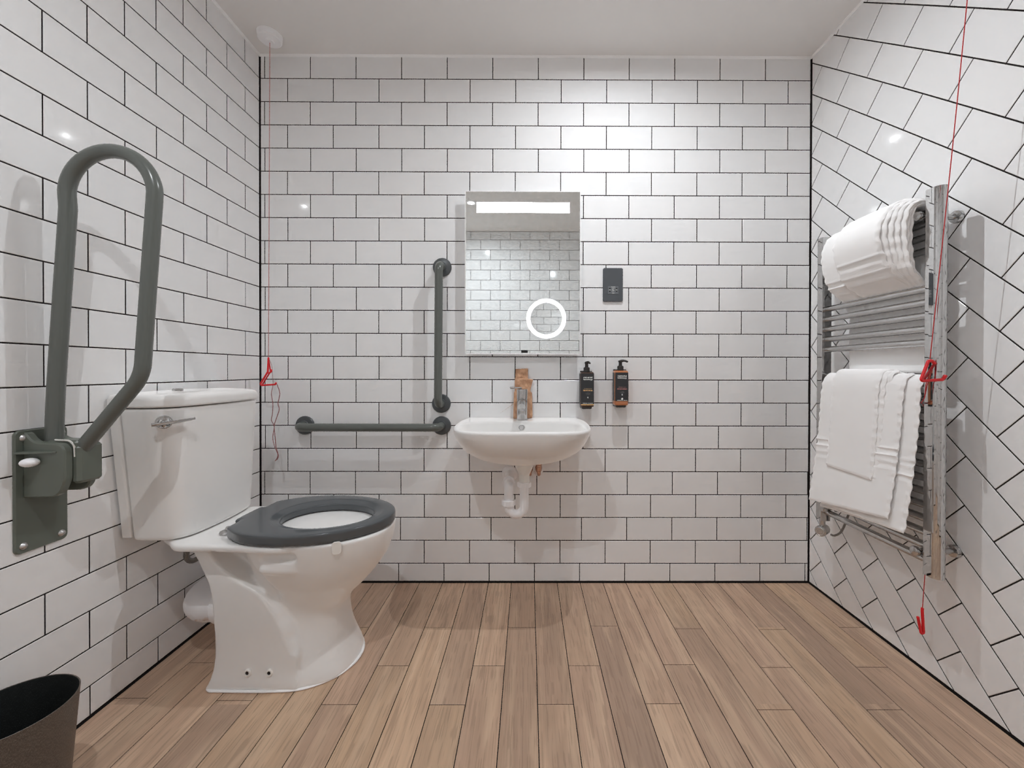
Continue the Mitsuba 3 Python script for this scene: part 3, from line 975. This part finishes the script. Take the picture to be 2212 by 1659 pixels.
# ---------------------------------------------------------------- soap and lotion bottles in wall holders
def bottle(lab, x, ztop, liquid, title, tmat, spout, extra):
    """A square pump bottle; x its centre, ztop the pump's top."""
    t = thing('pump_bottle', lab, 'bottle', group='pump bottles on the back wall')
    w, d = .0585, .052
    yc = -.040
    zb, zt = ztop - .196, ztop - .046
    prof = rrect(-w / 2, -d / 2, w / 2, d / 2, .008)
    rings = []
    for z, s in ((0, .90), (.0015, .955), (.004, .985), (.008, 1), (.142, 1), (.1455, .985), (.148, .94), (.150, .86)):
        rings.append(np.c_[np.array(prof.exterior.coords)[:-1] * s, np.full(len(prof.exterior.coords) - 1, z)])
    b = skin(rings)
    b.fix_normals()
    put('body', mv(b, x, yc, zb), liquid, t, smooth=35, label='square plastic bottle')
    yl = yc - d / 2 - .0006
    lb = put('label_panel', [onback(trimesh.creation.extrude_polygon(rrect(x - w / 2 + .0015, zb + .0185 if extra else zb + .0125, x + w / 2 - .0012, zt - (.0085 if extra else .006), .002), .0009, engine='earcut'), yl + .0006)], 'mat_label', t, smooth=False, label='black printed label')
    put('side_label', mv(bbox(-.0003, .0003, -d / 2 + .008, d / 2 - .008, zb + .0185 if extra else zb + .0125, zt - (.0085 if extra else .006)), x - w / 2 - .0002, yc, 0), 'mat_label', t, smooth=False, label='black label on the side')
    yt = yl - .0002
    cx = x + .002
    words('elemental', cx, zt - .0255, .0062, yt, 'mat_print_white', lb)
    words('herbology', cx, zt - .0340, .0062, yt, 'mat_print_white', lb)
    words(title, cx, zt - .0815, .0058, yt, tmat, lb)
    # a line too small to read, three lines of fine print, a drop mark and a line along the foot
    put('fine_print', [mv(onback(trimesh.creation.extrude_polygon(sbox(a, b_, a + l, b_ + .0012), .0002, engine='earcut')), 0, yt, 0)
                       for a, b_, l in [(cx - .016 + k * .0068, zt - .0725, .0052) for k in range(5)]], tmat, lb, smooth=False)
    put('fine_print', [mv(onback(trimesh.creation.extrude_polygon(sbox(cx - l / 2, b_, cx + l / 2, b_ + .0010), .0002, engine='earcut')), 0, yt, 0)
                       for b_, l in ((zt - .090, .012), (zt - .0935, .020), (zt - .097, .013))], 'mat_print_grey', lb, smooth=False)
    ring = Polygon([(0, .0052), (.0027, .0008), (.0024, -.0016), (0, -.0028), (-.0024, -.0016), (-.0027, .0008)]).difference(Point(0, -.0002).buffer(.0012))
    put('drop_mark', mv(onback(trimesh.creation.extrude_polygon(ring, .0002, engine='earcut')), cx, yt, zt - (.1045 if extra else .110)), 'mat_print_white', lb, smooth=False)
    if extra:
        rg = Point(0, 0).buffer(.0048).difference(sbox(-.006, .001, .006, .008)).union(sbox(-.0035, -.001, .0035, .0038))
        put('round_mark', mv(onback(trimesh.creation.extrude_polygon(rg, .0002, engine='earcut')), cx, yt, zt - .1215), 'mat_print_white', lb, smooth=False)
    zf = zb + (.0205 if extra else .0148)
    put('fine_print', [mv(onback(trimesh.creation.extrude_polygon(sbox(a, zf, a + l, zf + .0018), .0002, engine='earcut')), 0, yt, 0)
                       for a, l in ((cx - .022, .011), (cx - .010, .008), (cx + .001, .003), (cx + .006, .016))], 'mat_print_white', lb, smooth=False)
    if not extra:
        put('stripe', onback(trimesh.creation.extrude_polygon(sbox(x - w / 2 + .0012, zb + .0075, x + w / 2 - .0012, zb + .0118), .0007, engine='earcut'), yl + .0007), 'mat_print_gold', t, smooth=False, label='golden stripe')
    pm = put('pump', [mv(lathe([(0, 0), (.0135, 0), (.0135, .018), (.0120, .0205), (.0075, .022), (.0072, .036), (.0092, .039), (.0092, .044), (.004, .0455), (0, .0455)], 28), x, yc, zt)], 'mat_pump', t, smooth=35, label='black pump head')
    sp_ = curve([(x, yc, zt + .0415), (x + spout[0] * .5, yc + spout[1] * .5, zt + .0435), (x + spout[0], yc + spout[1], zt + .038)], .003)
    put('spout', tube(sp_, np.linspace(.0062, .0036, len(sp_)), 14), 'mat_pump', pm, smooth=50)
    h = put('holder', [bbox(x - .024, x + .020, -.064, -.012, zb - .0095, zb + .002, .003), bbox(x - .024, x + .020, -.0135, -.0004, zb - .009, zt + .006, .002),
                       bbox(x - .021, x + .021, -.062, -.012, zt + .0015, zt + .0052, .0015)], 'mat_pump', t, smooth=False, label='black wall holder')


bottle('dark amber square pump bottle of liquid soap in black wall holder', 1.4525, .9905, 'mat_amber_dark', 'liquid soap', 'mat_print_gold', (.012, -.018), False)
bottle('orange square pump bottle of body lotion in black wall holder', 1.6005, .9975, 'mat_amber_orange', 'body lotion', 'mat_print_pink', (.030, -.012), True)

# ---------------------------------------------------------------- wash basin
BX, RIM = 1.1745, .7385


def basin_field(X, Y, Z):
    zs = [.584, .600, .620, .650, .690, .715, .7385]
    a = pch(Z, zs, [.120, .185, .222, .248, .262, .267, .269])
    b = pch(Z, zs, [.245, .300, .338, .376, .404, .412, .415])
    n = pch(Z, zs, [2.6, 2.8, 3.0, 3.5, 4.2, 4.8, 5.0])
    U = np.abs(X - BX)
    # the plan narrows a little at the wall
    a = a * (1 - 0.075 * np.clip(1 + Y / .12, 0, 1) ** 2)
    r = ((U / a) ** n + (np.clip(-Y, 0, None) / b) ** n) ** (1 / n)
    body = (r - 1) * np.minimum(a, b) * 0.85
    d = smax(body, Z - RIM - 0.004 * smooth01((Y + .012) / .008), 0.012)
    d = np.maximum(d, np.maximum(.582 - Z, Y + .0004))
    zi = [.625, .64, .665, .70, .745]
    ai, yf, yb = pch(Z, zi, [.10, .155, .196, .222, .238]), pch(Z, zi, [-.29, -.335, -.363, -.382, -.3915]), pch(Z, zi, [-.18, -.150, -.135, -.124, -.115])
    yc, hb = (yf + yb) / 2, (yb - yf) / 2
    m = 4.6
    ri = ((U / ai) ** m + (np.abs(Y - yc) / hb) ** m) ** (1 / m)
    inner = np.maximum(np.maximum((ri - 1) * np.minimum(ai, hb) * 0.9, .626 - Z), body + 0.0125)
    return smax(d, -inner, 0.010)


basin = thing('wash_basin', 'white ceramic wash basin on the back wall below the mirror', 'basin')
put('bowl', surface(basin_field, (BX - .29, -.435, .572), (BX + .29, .006, .752), .0045, 2), 'mat_ceramic', basin, smooth=True)
ov = orient(lathe([(.0128, 0), (.0128, .001), (.0125, .0030), (.0108, .0036), (.0095, .0022), (.0090, .0006), (0, .0006)], 32, False), (1.1700, -.1205, .7135), (0, -1, .22))
put('overflow_ring', ov, 'mat_chrome_soft', basin, smooth=40, label='chrome overflow ring')
put('drain', mv(lathe([(0, 0), (.030, 0), (.030, .0025), (.022, .004), (.018, .002), (0, .002)], 32), BX, -.24, .626), 'mat_chrome', basin, smooth=40, label='chrome drain')

tap = thing('mixer_tap', 'chrome mixer tap on the back ledge of the basin', 'tap')
TX, TY = 1.1710, -.066
put('body', mv(lathe([(0, 0), (.0255, 0), (.0262, .003), (.0235, .006), (.0225, .010), (.0225, .090), (.0215, .091), (.0215, .0925), (.0228, .0935), (.0232, .132), (.0215, .136), (0, .138)], 40), TX, TY, RIM - .0035), 'mat_chrome', tap, smooth=35)
spt = curve([(TX, TY - .004, .800), (TX, TY - .045, .816), (TX, TY - .085, .814), (TX, TY - .112, .803)], .004)
so = put('spout', tube(spt, np.linspace(.0185, .0158, len(spt)), 28), 'mat_chrome', tap, smooth=45, label='short chrome spout')
put('aerator', orient(lathe([(0, 0), (.0145, 0), (.0150, .006), (.0150, .012), (0, .012)], 28), (TX, TY - .098, .786), (0, .12, 1)), 'mat_chrome_soft', so)
lvr = curve([(TX - .004, TY - .004, .876), (TX - .026, TY - .018, .8775), (TX - .050, TY - .030, .878)], .004)
put('lever', [tube(lvr, np.interp(np.linspace(0, 1, len(lvr)), [0, .6, .7, 1], [.0042, .003, .0046, .0046]), 14)], 'mat_chrome', tap, smooth=45, label='thin chrome lever')

# paper packets leaning on the wall behind the tap
def packet(lab, pts, y0, thick, seed, parts):
    poly = Polygon(pts)
    x0, z0, x1, z1 = poly.bounds
    def f(X, Y, Z):
        d = polysdf(X[:, 0, :], Z[:, 0, :], pts)[:, None, :]
        n = meshkit.fbm(np.stack([X[:, 0, :] * 45, Z[:, 0, :] * 38, X[:, 0, :] * 0], -1), 3, seed)[:, None, :] - 0.5
        n2 = np.abs(meshkit.noise(np.stack([X[:, 0, :] * 40 + Z[:, 0, :] * 25, Z[:, 0, :] * 30, X[:, 0, :] * 0], -1), seed + 5)[:, None, :] - 0.5)
        th = thick * (0.55 + 0.45 * smooth01((z1 - .02 - Z[:, :1, :]) / (z1 - z0) * 1.3)) + .010 * n - .006 * n2
        front = y0 - th
        return smax(d, np.maximum(front - Y, Y - y0), .003)
    return put('paper_packet', surface(f, (x0 - .006, y0 - thick - .012, z0 - .006), (x1 + .006, y0 + .005, z1 + .006), .0022, 1), 'mat_kraft', smooth=45, label=lab, category='paper bag', group='brown paper packets behind the tap')


packet('tall brown paper packet standing against the wall behind the tap', [(1.138, RIM + .003), (1.195, RIM + .003), (1.1965, .9615), (1.139, .9585)], -.0035, .010, 3, 0)
packet('wide crumpled brown paper packet directly behind the tap', [(1.1315, RIM + .0005), (1.214, RIM + .0025), (1.2165, .752), (1.2145, .852), (1.2055, .861), (1.219, .912), (1.1950, .9165), (1.1365, .9185), (1.1375, .858), (1.1335, .855)], -.0155, .015, 8, 1)

# waste trap under the basin
trap = thing('waste_trap', 'white plastic waste trap under the basin', 'waste trap')
PX, PY = 1.1820, -.200
put('tail_piece', mv(lathe([(.0, 0), (.0205, 0), (.0205, .036), (.022, .040), (.031, .058), (.0355, .070), (.0370, .0855), (0, .0855)], 36), PX, PY, .500), 'mat_plastic_ivory', trap, smooth=35, label='cream tail piece')
UX = 1.1200
u = [(PX, PY, .52), (PX, PY, .412)]
cc = np.array([(PX + UX) / 2, PY, .410])
arc = [cc + (PX - UX) / 2 * np.array([math.cos(a), 0, -math.sin(a)]) for a in np.linspace(0, PI, 24)]
put('u_bend', tube(np.vstack([u, arc, [(UX, PY, .430)]]), .0178, 28), 'mat_plastic_white', trap, smooth=40, label='white u bend')
put('outlet_pipe', tube(fillet([(UX, PY, .432), (UX, PY, .492), (UX - .004, -.02, .489), (UX - .005, -.001, .489)], [.030, .01], 12), .0178, 28), 'mat_plastic_white', trap, smooth=40, label='white outlet pipe')


def nut(x, z, r, h):
    pr = [(r * (1 + .05 * math.cos(8 * a)) * math.cos(a), r * (1 + .05 * math.cos(8 * a)) * math.sin(a)) for a in np.linspace(0, 2 * PI, 64, endpoint=False)]
    m = plate(Polygon(pr), h, 0.001)
    return mv(m, x, PY, z)


put('nut', [nut(PX, .489, .0265, .018)], 'mat_plastic_white', trap, label='white union nut')
put('nut', [nut(UX, .416, .0265, .020)], 'mat_plastic_white', trap, label='white union nut')
put('nut', orient(nut(0, 0, .0255, .020).apply_translation([0, -PY, 0]), (UX - .002, -.150, .491), (0, 1, 0)), 'mat_plastic_white', trap, label='white union nut')
put('wall_collar', orient(lathe([(.0, 0), (.0355, 0), (.0355, .002), (.031, .006), (.022, .0075), (.0, .0075)], 40), (UX - .005, 0, .489), (0, -1, 0)), 'mat_plastic_white', trap, smooth=35, label='white round wall collar')
for lab, x, mat in (('copper supply pipe with bronze union under the basin right of the trap', 1.2445, 'mat_copper'), ('second supply pipe half hidden behind the waste trap', 1.2055, 'mat_copper')):
    t = thing('supply_pipe', lab, 'pipe', group='supply pipes under the basin')
    put('pipe', tube(fillet([(x, -.001, .497), (x, -.055, .497), (x - .003, -.060, .586)], .018, 10), .0080, 18), mat, t, smooth=40, label='copper pipe')
    put('union', mv(lathe([(0, 0), (.0110, 0), (.0135, .006), (.0150, .020), (.0125, .024), (.0125, .028), (.0155, .031), (.0155, .046), (0, .046)], 24), x - .0015, -.0575, .513), mat, t, smooth=30, label='bronze union')
    put('wall_collar', orient(lathe([(.0, 0), (.0190, 0), (.0190, .002), (.0170, .005), (.011, .0065), (.0, .0065)], 36), (x, 0, .497), (0, -1, 0)), 'mat_plastic_white', t, smooth=35, label='white round wall collar')

# ---------------------------------------------------------------- towel radiator on the right wall
rad_ = thing('towel_radiator', 'chrome ladder towel radiator on the right wall', 'radiator')
RX, Y0R, Y1R, ZB, ZT = 2.3625, -.640, -.2335, .364, 1.474


def upright(flat_y, out):
    """D-shaped tube: flat towards the bars, crowned outwards."""
    pts = [(-.0185, 0), (.0185, 0), (.0185, .012)]
    pts += [(.0185 * math.cos(a), .020 + .020 * math.sin(a)) for a in np.linspace(.25, PI - .25, 14)]
    pts += [(-.0185, .012)]
    poly = Polygon([(RX + x, flat_y + out * y) for x, y in pts])
    poly = shapely.geometry.polygon.orient(poly.buffer(-.0015).buffer(.0015, quad_segs=4), 1.0)
    return mv(trimesh.creation.extrude_polygon(poly, ZT - ZB, engine='earcut'), 0, 0, ZB)


put('upright', upright(Y0R, -1), 'mat_chrome', rad_, smooth=35, label='chrome upright')
put('upright', upright(Y1R, 1), 'mat_chrome', rad_, smooth=35, label='chrome upright')
BARS = [1.4255, 1.386, 1.346, 1.3055, 1.1930, 1.1535, 1.1145, 1.0755, 1.0360] + [.9170 - .0397 * k for k in range(14)]
bar = cyl((RX + .003, Y0R + .0005, 0), (RX + .003, Y1R - .0005, 0), .0110, 28)
barply = mikit.ply(bar, 'mat_chrome', smooth=40)
for z in BARS:
    k = key_for(f'{rad_}__bar')
    scene[k] = {**barply, 'to_world': T().translate([0, 0, z])}
note(f'{rad_}__bar', 'chrome cross bar')
for y in (-.622, -.252):
    for z in (1.4055, .4215):
        b = put('bracket', [cyl((RX - .022, y, z), (W_ - .012, y, z), .0085, 18, .001), orient(lathe([(0, 0), (.0175, 0), (.0185, .003), (.0170, .012), (.0100, .015), (0, .015)], 28), (W_ - .0002, y, z), (-1, 0, 0)),
                            orient(lathe([(0, -.006), (.0135, -.006), (.0150, .0), (.0135, .006), (.0080, .009), (0, .0095)], 28), (RX - .0215, y, z), (-1, 0, 0)),
                            cyl((RX + .022, y, z), (RX + .034, y, z), .0145, 24, .002)], 'mat_chrome', rad_, smooth=40, label='chrome wall bracket')
hd = np.array([-.80, -.60, 0.0])
hc_ = np.array([RX, Y1R + .016, .3235])
he = put('heating_element', [mv(lathe([(0, 0), (.0105, 0), (.0105, .030), (0, .030)], 24), RX, Y1R + .018, ZB - .028), cyl(hc_ - hd * .022, hc_ + hd * .026, .0200, 36, .003)], 'mat_chrome', rad_, smooth=40, label='chrome heating control')
dial = put('dial', orient(lathe([(0, 0), (.0176, 0), (.0168, .0035), (.0150, .0045), (.0135, .0030), (.0095, .0030), (.0085, .0042), (0, .0042)], 36), hc_ + hd * .0255, hd), 'mat_chrome_soft', he, smooth=40, label='round control dial')
put('cable', tube(curve([(RX + .028, Y1R + .010, .308), (2.395, -.235, .308), (2.398, -.262, .330), (2.402, -.278, .366), (2.410, -.288, .410), (2.43, -.295, .440), (2.459, -.298, .450)], .006), .0038, 12), 'mat_cable', rad_, smooth=50, label='grey cable')

# ---------------------------------------------------------------- towels
def sheet(path, y0, y1, thick, fold=None, seed=0, wave=0.0, bands=(), hem=0.0, slant=0.0, step=.005, ny=None, edge_rib=True):
    """A cloth of some thickness: a profile in (x, z), drawn along y. bands: (s0, s1) raised woven stripes measured along the profile from its front hem.
    slant: how much lower the front hem hangs at y1 (back of the room) than at y0."""
    c = curve([(p[0], 0, p[1]) for p in path], step)
    s = np.r_[0, np.cumsum(np.linalg.norm(np.diff(c, axis=0), axis=1))]
    t = np.gradient(c, axis=0)
    t /= np.linalg.norm(t, axis=1, keepdims=True)
    nrm = np.c_[-t[:, 2], t[:, 1] * 0, t[:, 0]]      # to the left of the run: outwards when the path runs up the front
    ny = ny or max(10, int((y1 - y0) / .006))
    v = np.linspace(0, 1, ny)
    S, V = np.meshgrid(s, v, indexing='ij')
    C = np.repeat(c[:, None, :], ny, 1)
    N = np.repeat(nrm[:, None, :], ny, 1)
    Yv = y0 + (y1 - y0) * V
    pos = C.copy()
    pos[..., 1] = Yv
    q = np.stack([pos[..., 0] * 9, Yv * 7, pos[..., 2] * 6], -1)
    bump = (meshkit.fbm(q, 3, seed) - .5) * 2 * wave + (meshkit.noise(q * 6, seed + 3) - .5) * .0012
    L = s[-1]
    front = np.clip(1 - S / (0.5 * L), 0, 1)
    pos[..., 2] -= slant * V * front ** 1.2
    edge = np.minimum(V, 1 - V) * (y1 - y0)
    rib = .0011 * np.sin(S / .0042) * np.exp(-(edge / .014) ** 2) if edge_rib else 0.0
    sidew = .0018 * np.sin(S / .0061 + seed)
    pos[..., 1] += np.where(V < .5, -1, 1) * np.exp(-(edge / .01) ** 2) * sidew
    off = bump + rib
    for a, b in bands:
        w = .0028
        off = off + .0022 * (np.exp(-((S - a) / w) ** 2) + np.exp(-((S - b) / w) ** 2)) * 1.4 - .0015 * smooth01((S - a) / .004) * smooth01((b - S) / .004)
    rim = np.clip(edge / .004, 0, 1) ** .5 * np.clip(np.minimum(S, L - S) / .004, 0, 1) ** .5
    h = thick / 2 * (.25 + .75 * rim)
    outer = pos + N * (off + h)[..., None]
    inner = pos + N * (bump - h)[..., None]
    n, m = len(s), ny
    vv = np.vstack([outer.reshape(-1, 3), inner.reshape(-1, 3)])
    i, k = np.meshgrid(np.arange(n - 1), np.arange(m - 1), indexing='ij')
    a, b, cc, d = i * m + k, i * m + k + 1, (i + 1) * m + k + 1, (i + 1) * m + k
    f1 = np.vstack([np.stack([a, b, cc], -1).reshape(-1, 3), np.stack([a, cc, d], -1).reshape(-1, 3)])
    f = [f1, f1[:, ::-1] + n * m]
    o = n * m
    for k0 in (0, m - 1):
        a = np.arange(n - 1) * m + k0
        b = a + m
        q = np.vstack([np.stack([a, b, b + o], 1), np.stack([a, b + o, a + o], 1)])
        f.append(q if k0 == 0 else q[:, ::-1])
    for i0 in (0, n - 1):
        a = i0 * m + np.arange(m - 1)
        b = a + 1
        q = np.vstack([np.stack([a, b, b + o], 1), np.stack([a, b + o, a + o], 1)])
        f.append(q[:, ::-1] if i0 == 0 else q)
    me = trimesh.Trimesh(vv, np.vstack(f), process=False)
    if me.volume < 0:
        me.invert()
    return me


def blend_path(a, b, t):
    return [(p[0] * (1 - t) + q[0] * t, p[1] * (1 - t) + q[1] * t) for p, q in zip(a, b)]


# upper pair: draped over the top bar, their fronts bulging over the gap and tucked in behind the second group of bars
bulge = [(2.3865, 1.158), (2.3845, 1.194), (2.350, 1.221), (2.300, 1.258), (2.269, 1.325), (2.262, 1.380), (2.285, 1.432), (2.325, 1.466), (2.372, 1.472), (2.408, 1.448), (2.418, 1.38), (2.415, 1.25), (2.410, 1.10), (2.408, .960)]
tight = [(2.392, 1.148), (2.390, 1.190), (2.364, 1.222), (2.342, 1.258), (2.336, 1.325), (2.337, 1.385), (2.340, 1.428), (2.354, 1.441), (2.372, 1.443), (2.388, 1.434), (2.391, 1.38), (2.394, 1.25), (2.396, 1.10), (2.397, .945)]
lay = []
for k in range(5):
    lay.append(sheet(blend_path(bulge, tight, k * .155), -.585 - .009 * k, -.398, .0125, seed=20 + k, wave=.003, bands=((.128, .154), (.178, .202)) if k == 0 else (), step=.005 if k == 0 else .007))
put('bath_towel', lay, 'mat_terry', smooth=50, label='thick folded white bath towel bulging over the top bars of the radiator', category='towel', group='white towels on the radiator')
lay = []
for k in range(2):
    lay.append(sheet(blend_path(bulge, tight, .76 + k * .14), -.618, -.300 - .006 * k, .0105, seed=40 + k, wave=.0025, bands=((.104, .122), (.136, .154)) if k == 0 else ()))
# the front layer at the far end, puffed out
b2 = blend_path(bulge, tight, .36)
lay.append(sheet([(p[0], p[1] - .002) for p in b2[:9]] + [(2.392, 1.440)], -.392, -.305, .012, seed=44, wave=.003, bands=((.104, .122), (.136, .154))))
put('bath_towel', lay, 'mat_terry', smooth=50, label='white towel lying under the bulging one on the top bars, its left end showing', category='towel', group='white towels on the radiator')

# lower pair
bt = [(2.284, .505), (2.294, .560), (2.311, .660), (2.322, .780), (2.328, .870), (2.334, .915), (2.350, .9385), (2.368, .942), (2.386, .930), (2.392, .890), (2.394, .78), (2.396, .64), (2.400, .500)]
lay = [sheet(bt, -.592, -.252, .0085, seed=60, wave=.0045, bands=((.150, .170), (.192, .212)), slant=.050),
       sheet([(p[0] + .012, p[1] - (.028 if i < 2 else .012 if i < 4 else .004)) for i, p in enumerate(bt[:8])] + [(2.378, .934)], -.633, -.30, .0085, seed=61, wave=.003, bands=((.150, .168), (.196, .212)), slant=.02),
       sheet([(2.315, .470), (2.335, .52), (2.344, .62), (2.346, .80), (2.346, .90), (2.356, .931), (2.368, .9345), (2.380, .926)], -.575, -.27, .0085, seed=62, wave=.004, slant=.035)]
put('bath_towel', lay, 'mat_terry', smooth=50, label='white bath towel hanging over the lower bars behind the smaller towel', category='towel', group='white towels on the radiator')
ht = [(2.296, .602), (2.303, .66), (2.311, .76), (2.316, .86), (2.322, .918), (2.340, .9505), (2.368, .954), (2.396, .940), (2.404, .89), (2.406, .80), (2.408, .70)]
lay = []
for k in range(3):
    lay.append(sheet([(p[0] + (.0072 * k if i < 5 else .002 * k if i < 6 else -.003 * k), p[1] - (.0035 * k if i > 4 else -.0025 * k)) for i, p in enumerate(ht)], -.520 - .014 * k, -.322 - .004 * k, .0075, seed=80 + k, wave=.0028, slant=-.004))
put('hand_towel', lay, 'mat_terry', smooth=50, label='folded white hand towel laid over the bath towel on the lower bars', category='towel', group='white towels on the radiator')

# ---------------------------------------------------------------- emergency pull cords
cl = thing('emergency_pull_cord', 'red pull cord with triangular handle hanging in the back left corner', 'pull cord', group='red emergency pull cords')
put('ceiling_switch', mv(lathe([(0, 0), (.0150, 0), (.0165, .004), (.040, .006), (.0445, .010), (.046, .022), (.047, .030), (0, .030)], 40), .1140, -.108, ZC - .0302), 'mat_plastic_white', cl, smooth=35, label='round white ceiling switch')
CYL = -.105
put('cord', tube(curve([(.1126, CYL, 2.323), (.1080, CYL, 1.6), (.1045, CYL, 1.003)], .1), .0012, 8), 'mat_cord', cl, smooth=50, label='thin red cord')
hnd = [tube(fillet([(.1045, CYL, 1.004), (.1015, CYL, .944), (.0665, CYL, .886), (.1350, CYL - .004, .8905), (.1395, CYL - .004, .8985)], [.004, .006, .003], 6), .0036, 12),
       tube(fillet([(.0955, CYL, .9385), (.1085, CYL, .9390), (.1175, CYL, .9450), (.1175, CYL, .9535)], [.004, .004], 5), .0030, 10),
       tube(fillet([(.1045, CYL, 1.002), (.1065, CYL + .010, .945), (.0700, CYL + .012, .888)], .004, 5), .0026, 10)]
put('handle', hnd, 'mat_red', cl, smooth=45, label='red triangular handle')
ta = [(.1075, CYL, .9965), (.1181, CYL, .9692), (.12, CYL, .9381), (.1238, CYL, .8933), (.1159, CYL, .8524), (.1217, CYL, .8095), (.1197, CYL, .7646), (.1157, CYL, .7393), (.1274, CYL, .7140), (.1214, CYL, .6671), (.1292, CYL, .6281), (.1427, CYL, .5930), (.1310, CYL, .5676)]
tb = [(.1393, CYL, .8920), (.1509, CYL, .8524), (.1431, CYL, .8095), (.1489, CYL, .7861), (.1371, CYL, .7491), (.1274, CYL, .7159), (.1312, CYL, .6671), (.1350, CYL, .6281), (.1447, CYL, .5891), (.1369, CYL, .5715)]
for pth in (ta, tb, [(x + .0025, y - .002, z) for x, y, z in ta[3:]], [(x + .0028, y - .002, z) for x, y, z in tb]):
    put('cord_tail', tube(curve(pth, .008), .00085, 6), 'mat_tail', cl, smooth=50, label='loose kinked cord end')

cr = thing('emergency_pull_cord', 'red pull cord hooked on the radiator, a second red handle near the floor', 'pull cord', group='red emergency pull cords')
put('ceiling_switch', mv(lathe([(0, 0), (.0150, 0), (.0165, .004), (.040, .006), (.0445, .010), (.046, .022), (.047, .030), (0, .030)], 40), 2.322, -.810, ZC - .0302), 'mat_plastic_white', cr, smooth=35, label='round white ceiling switch')
put('cord', tube(curve([(2.322, -.805, 2.325), (2.3217, -.745, 1.65), (2.3213, -.680, .986)], .1), .0011, 8), 'mat_cord_red', cr, smooth=50, label='thin red cord')
hn = [tube(fillet([(2.3345, -.680, .9725), (2.3265, -.680, .9815), (2.3165, -.680, .9805), (2.2950, -.680, .9245), (2.3550, -.682, .9285), (2.3640, -.682, .9400)], [.003, .004, .005, .004], 6), .0040, 12)]
put('handle', hn, 'mat_red', cr, smooth=45, label='red triangular handle hooked round the upright')
put('handle_leg', tube(fillet([(2.3335, -.680, .9725), (2.3300, -.672, .955), (2.3160, -.668, .928)], .004, 5), .0032, 10), 'mat_red_dark', cr, smooth=45, label='darker inner leg')
for dx in (0, .006):
    put('cord_tail', tube(curve([(2.332 + dx, -.674, .968), (2.326 + dx * .6, -.664, .912), (2.3265, -.660, .876), (2.3330, -.643, .860), (2.350, -.630, .857), (2.402, -.613, .800)], .02), .0010, 8), 'mat_cord_red', cr, smooth=50, label='red cord running down behind the bars')
put('cord_tail', tube(curve([(2.402, -.614, .770), (2.404, -.612, .55), (2.392, -.604, .40), (2.3840, -.600, .236)], .02), .0010, 8), 'mat_cord_red', cr, smooth=50)
put('handle', tube(fillet([(2.3845, -.600, .240), (2.3835, -.600, .234), (2.3880, -.600, .166), (2.3815, -.600, .162), (2.3720, -.600, .206), (2.3705, -.600, .213)], [.003, .003, .003, .003], 6), .0038, 12), 'mat_red', cr, smooth=45, label='lower red handle near the floor')

# ---------------------------------------------------------------- waste bin
wb = thing('waste_bin', 'tapered dark brown waste bin with black inside at the lower left', 'bin')
bx, by, rt, rb, hh = .1275, -.972, .0990, .0810, .250
put('shell', mv(lathe([(0, 0), (rb - .004, 0), (rb, .004), (rt - .0005, hh - .003), (rt, hh - .0008), (rt - .0010, hh), (rt - .0022, hh - .0008)], 72, False), bx, by, 0), 'mat_bin_outer', wb, smooth=40, label='speckled brown outside')
lin_ = lathe([(rt - .0022, hh - .0008), (rt - .003, hh - .004), (rb - .003, .008), (rb - .008, .005), (0, .005)], 72, False)
put('liner', mv(lin_, bx, by, 0), 'mat_bin_inner', wb, smooth=40, label='black inside')
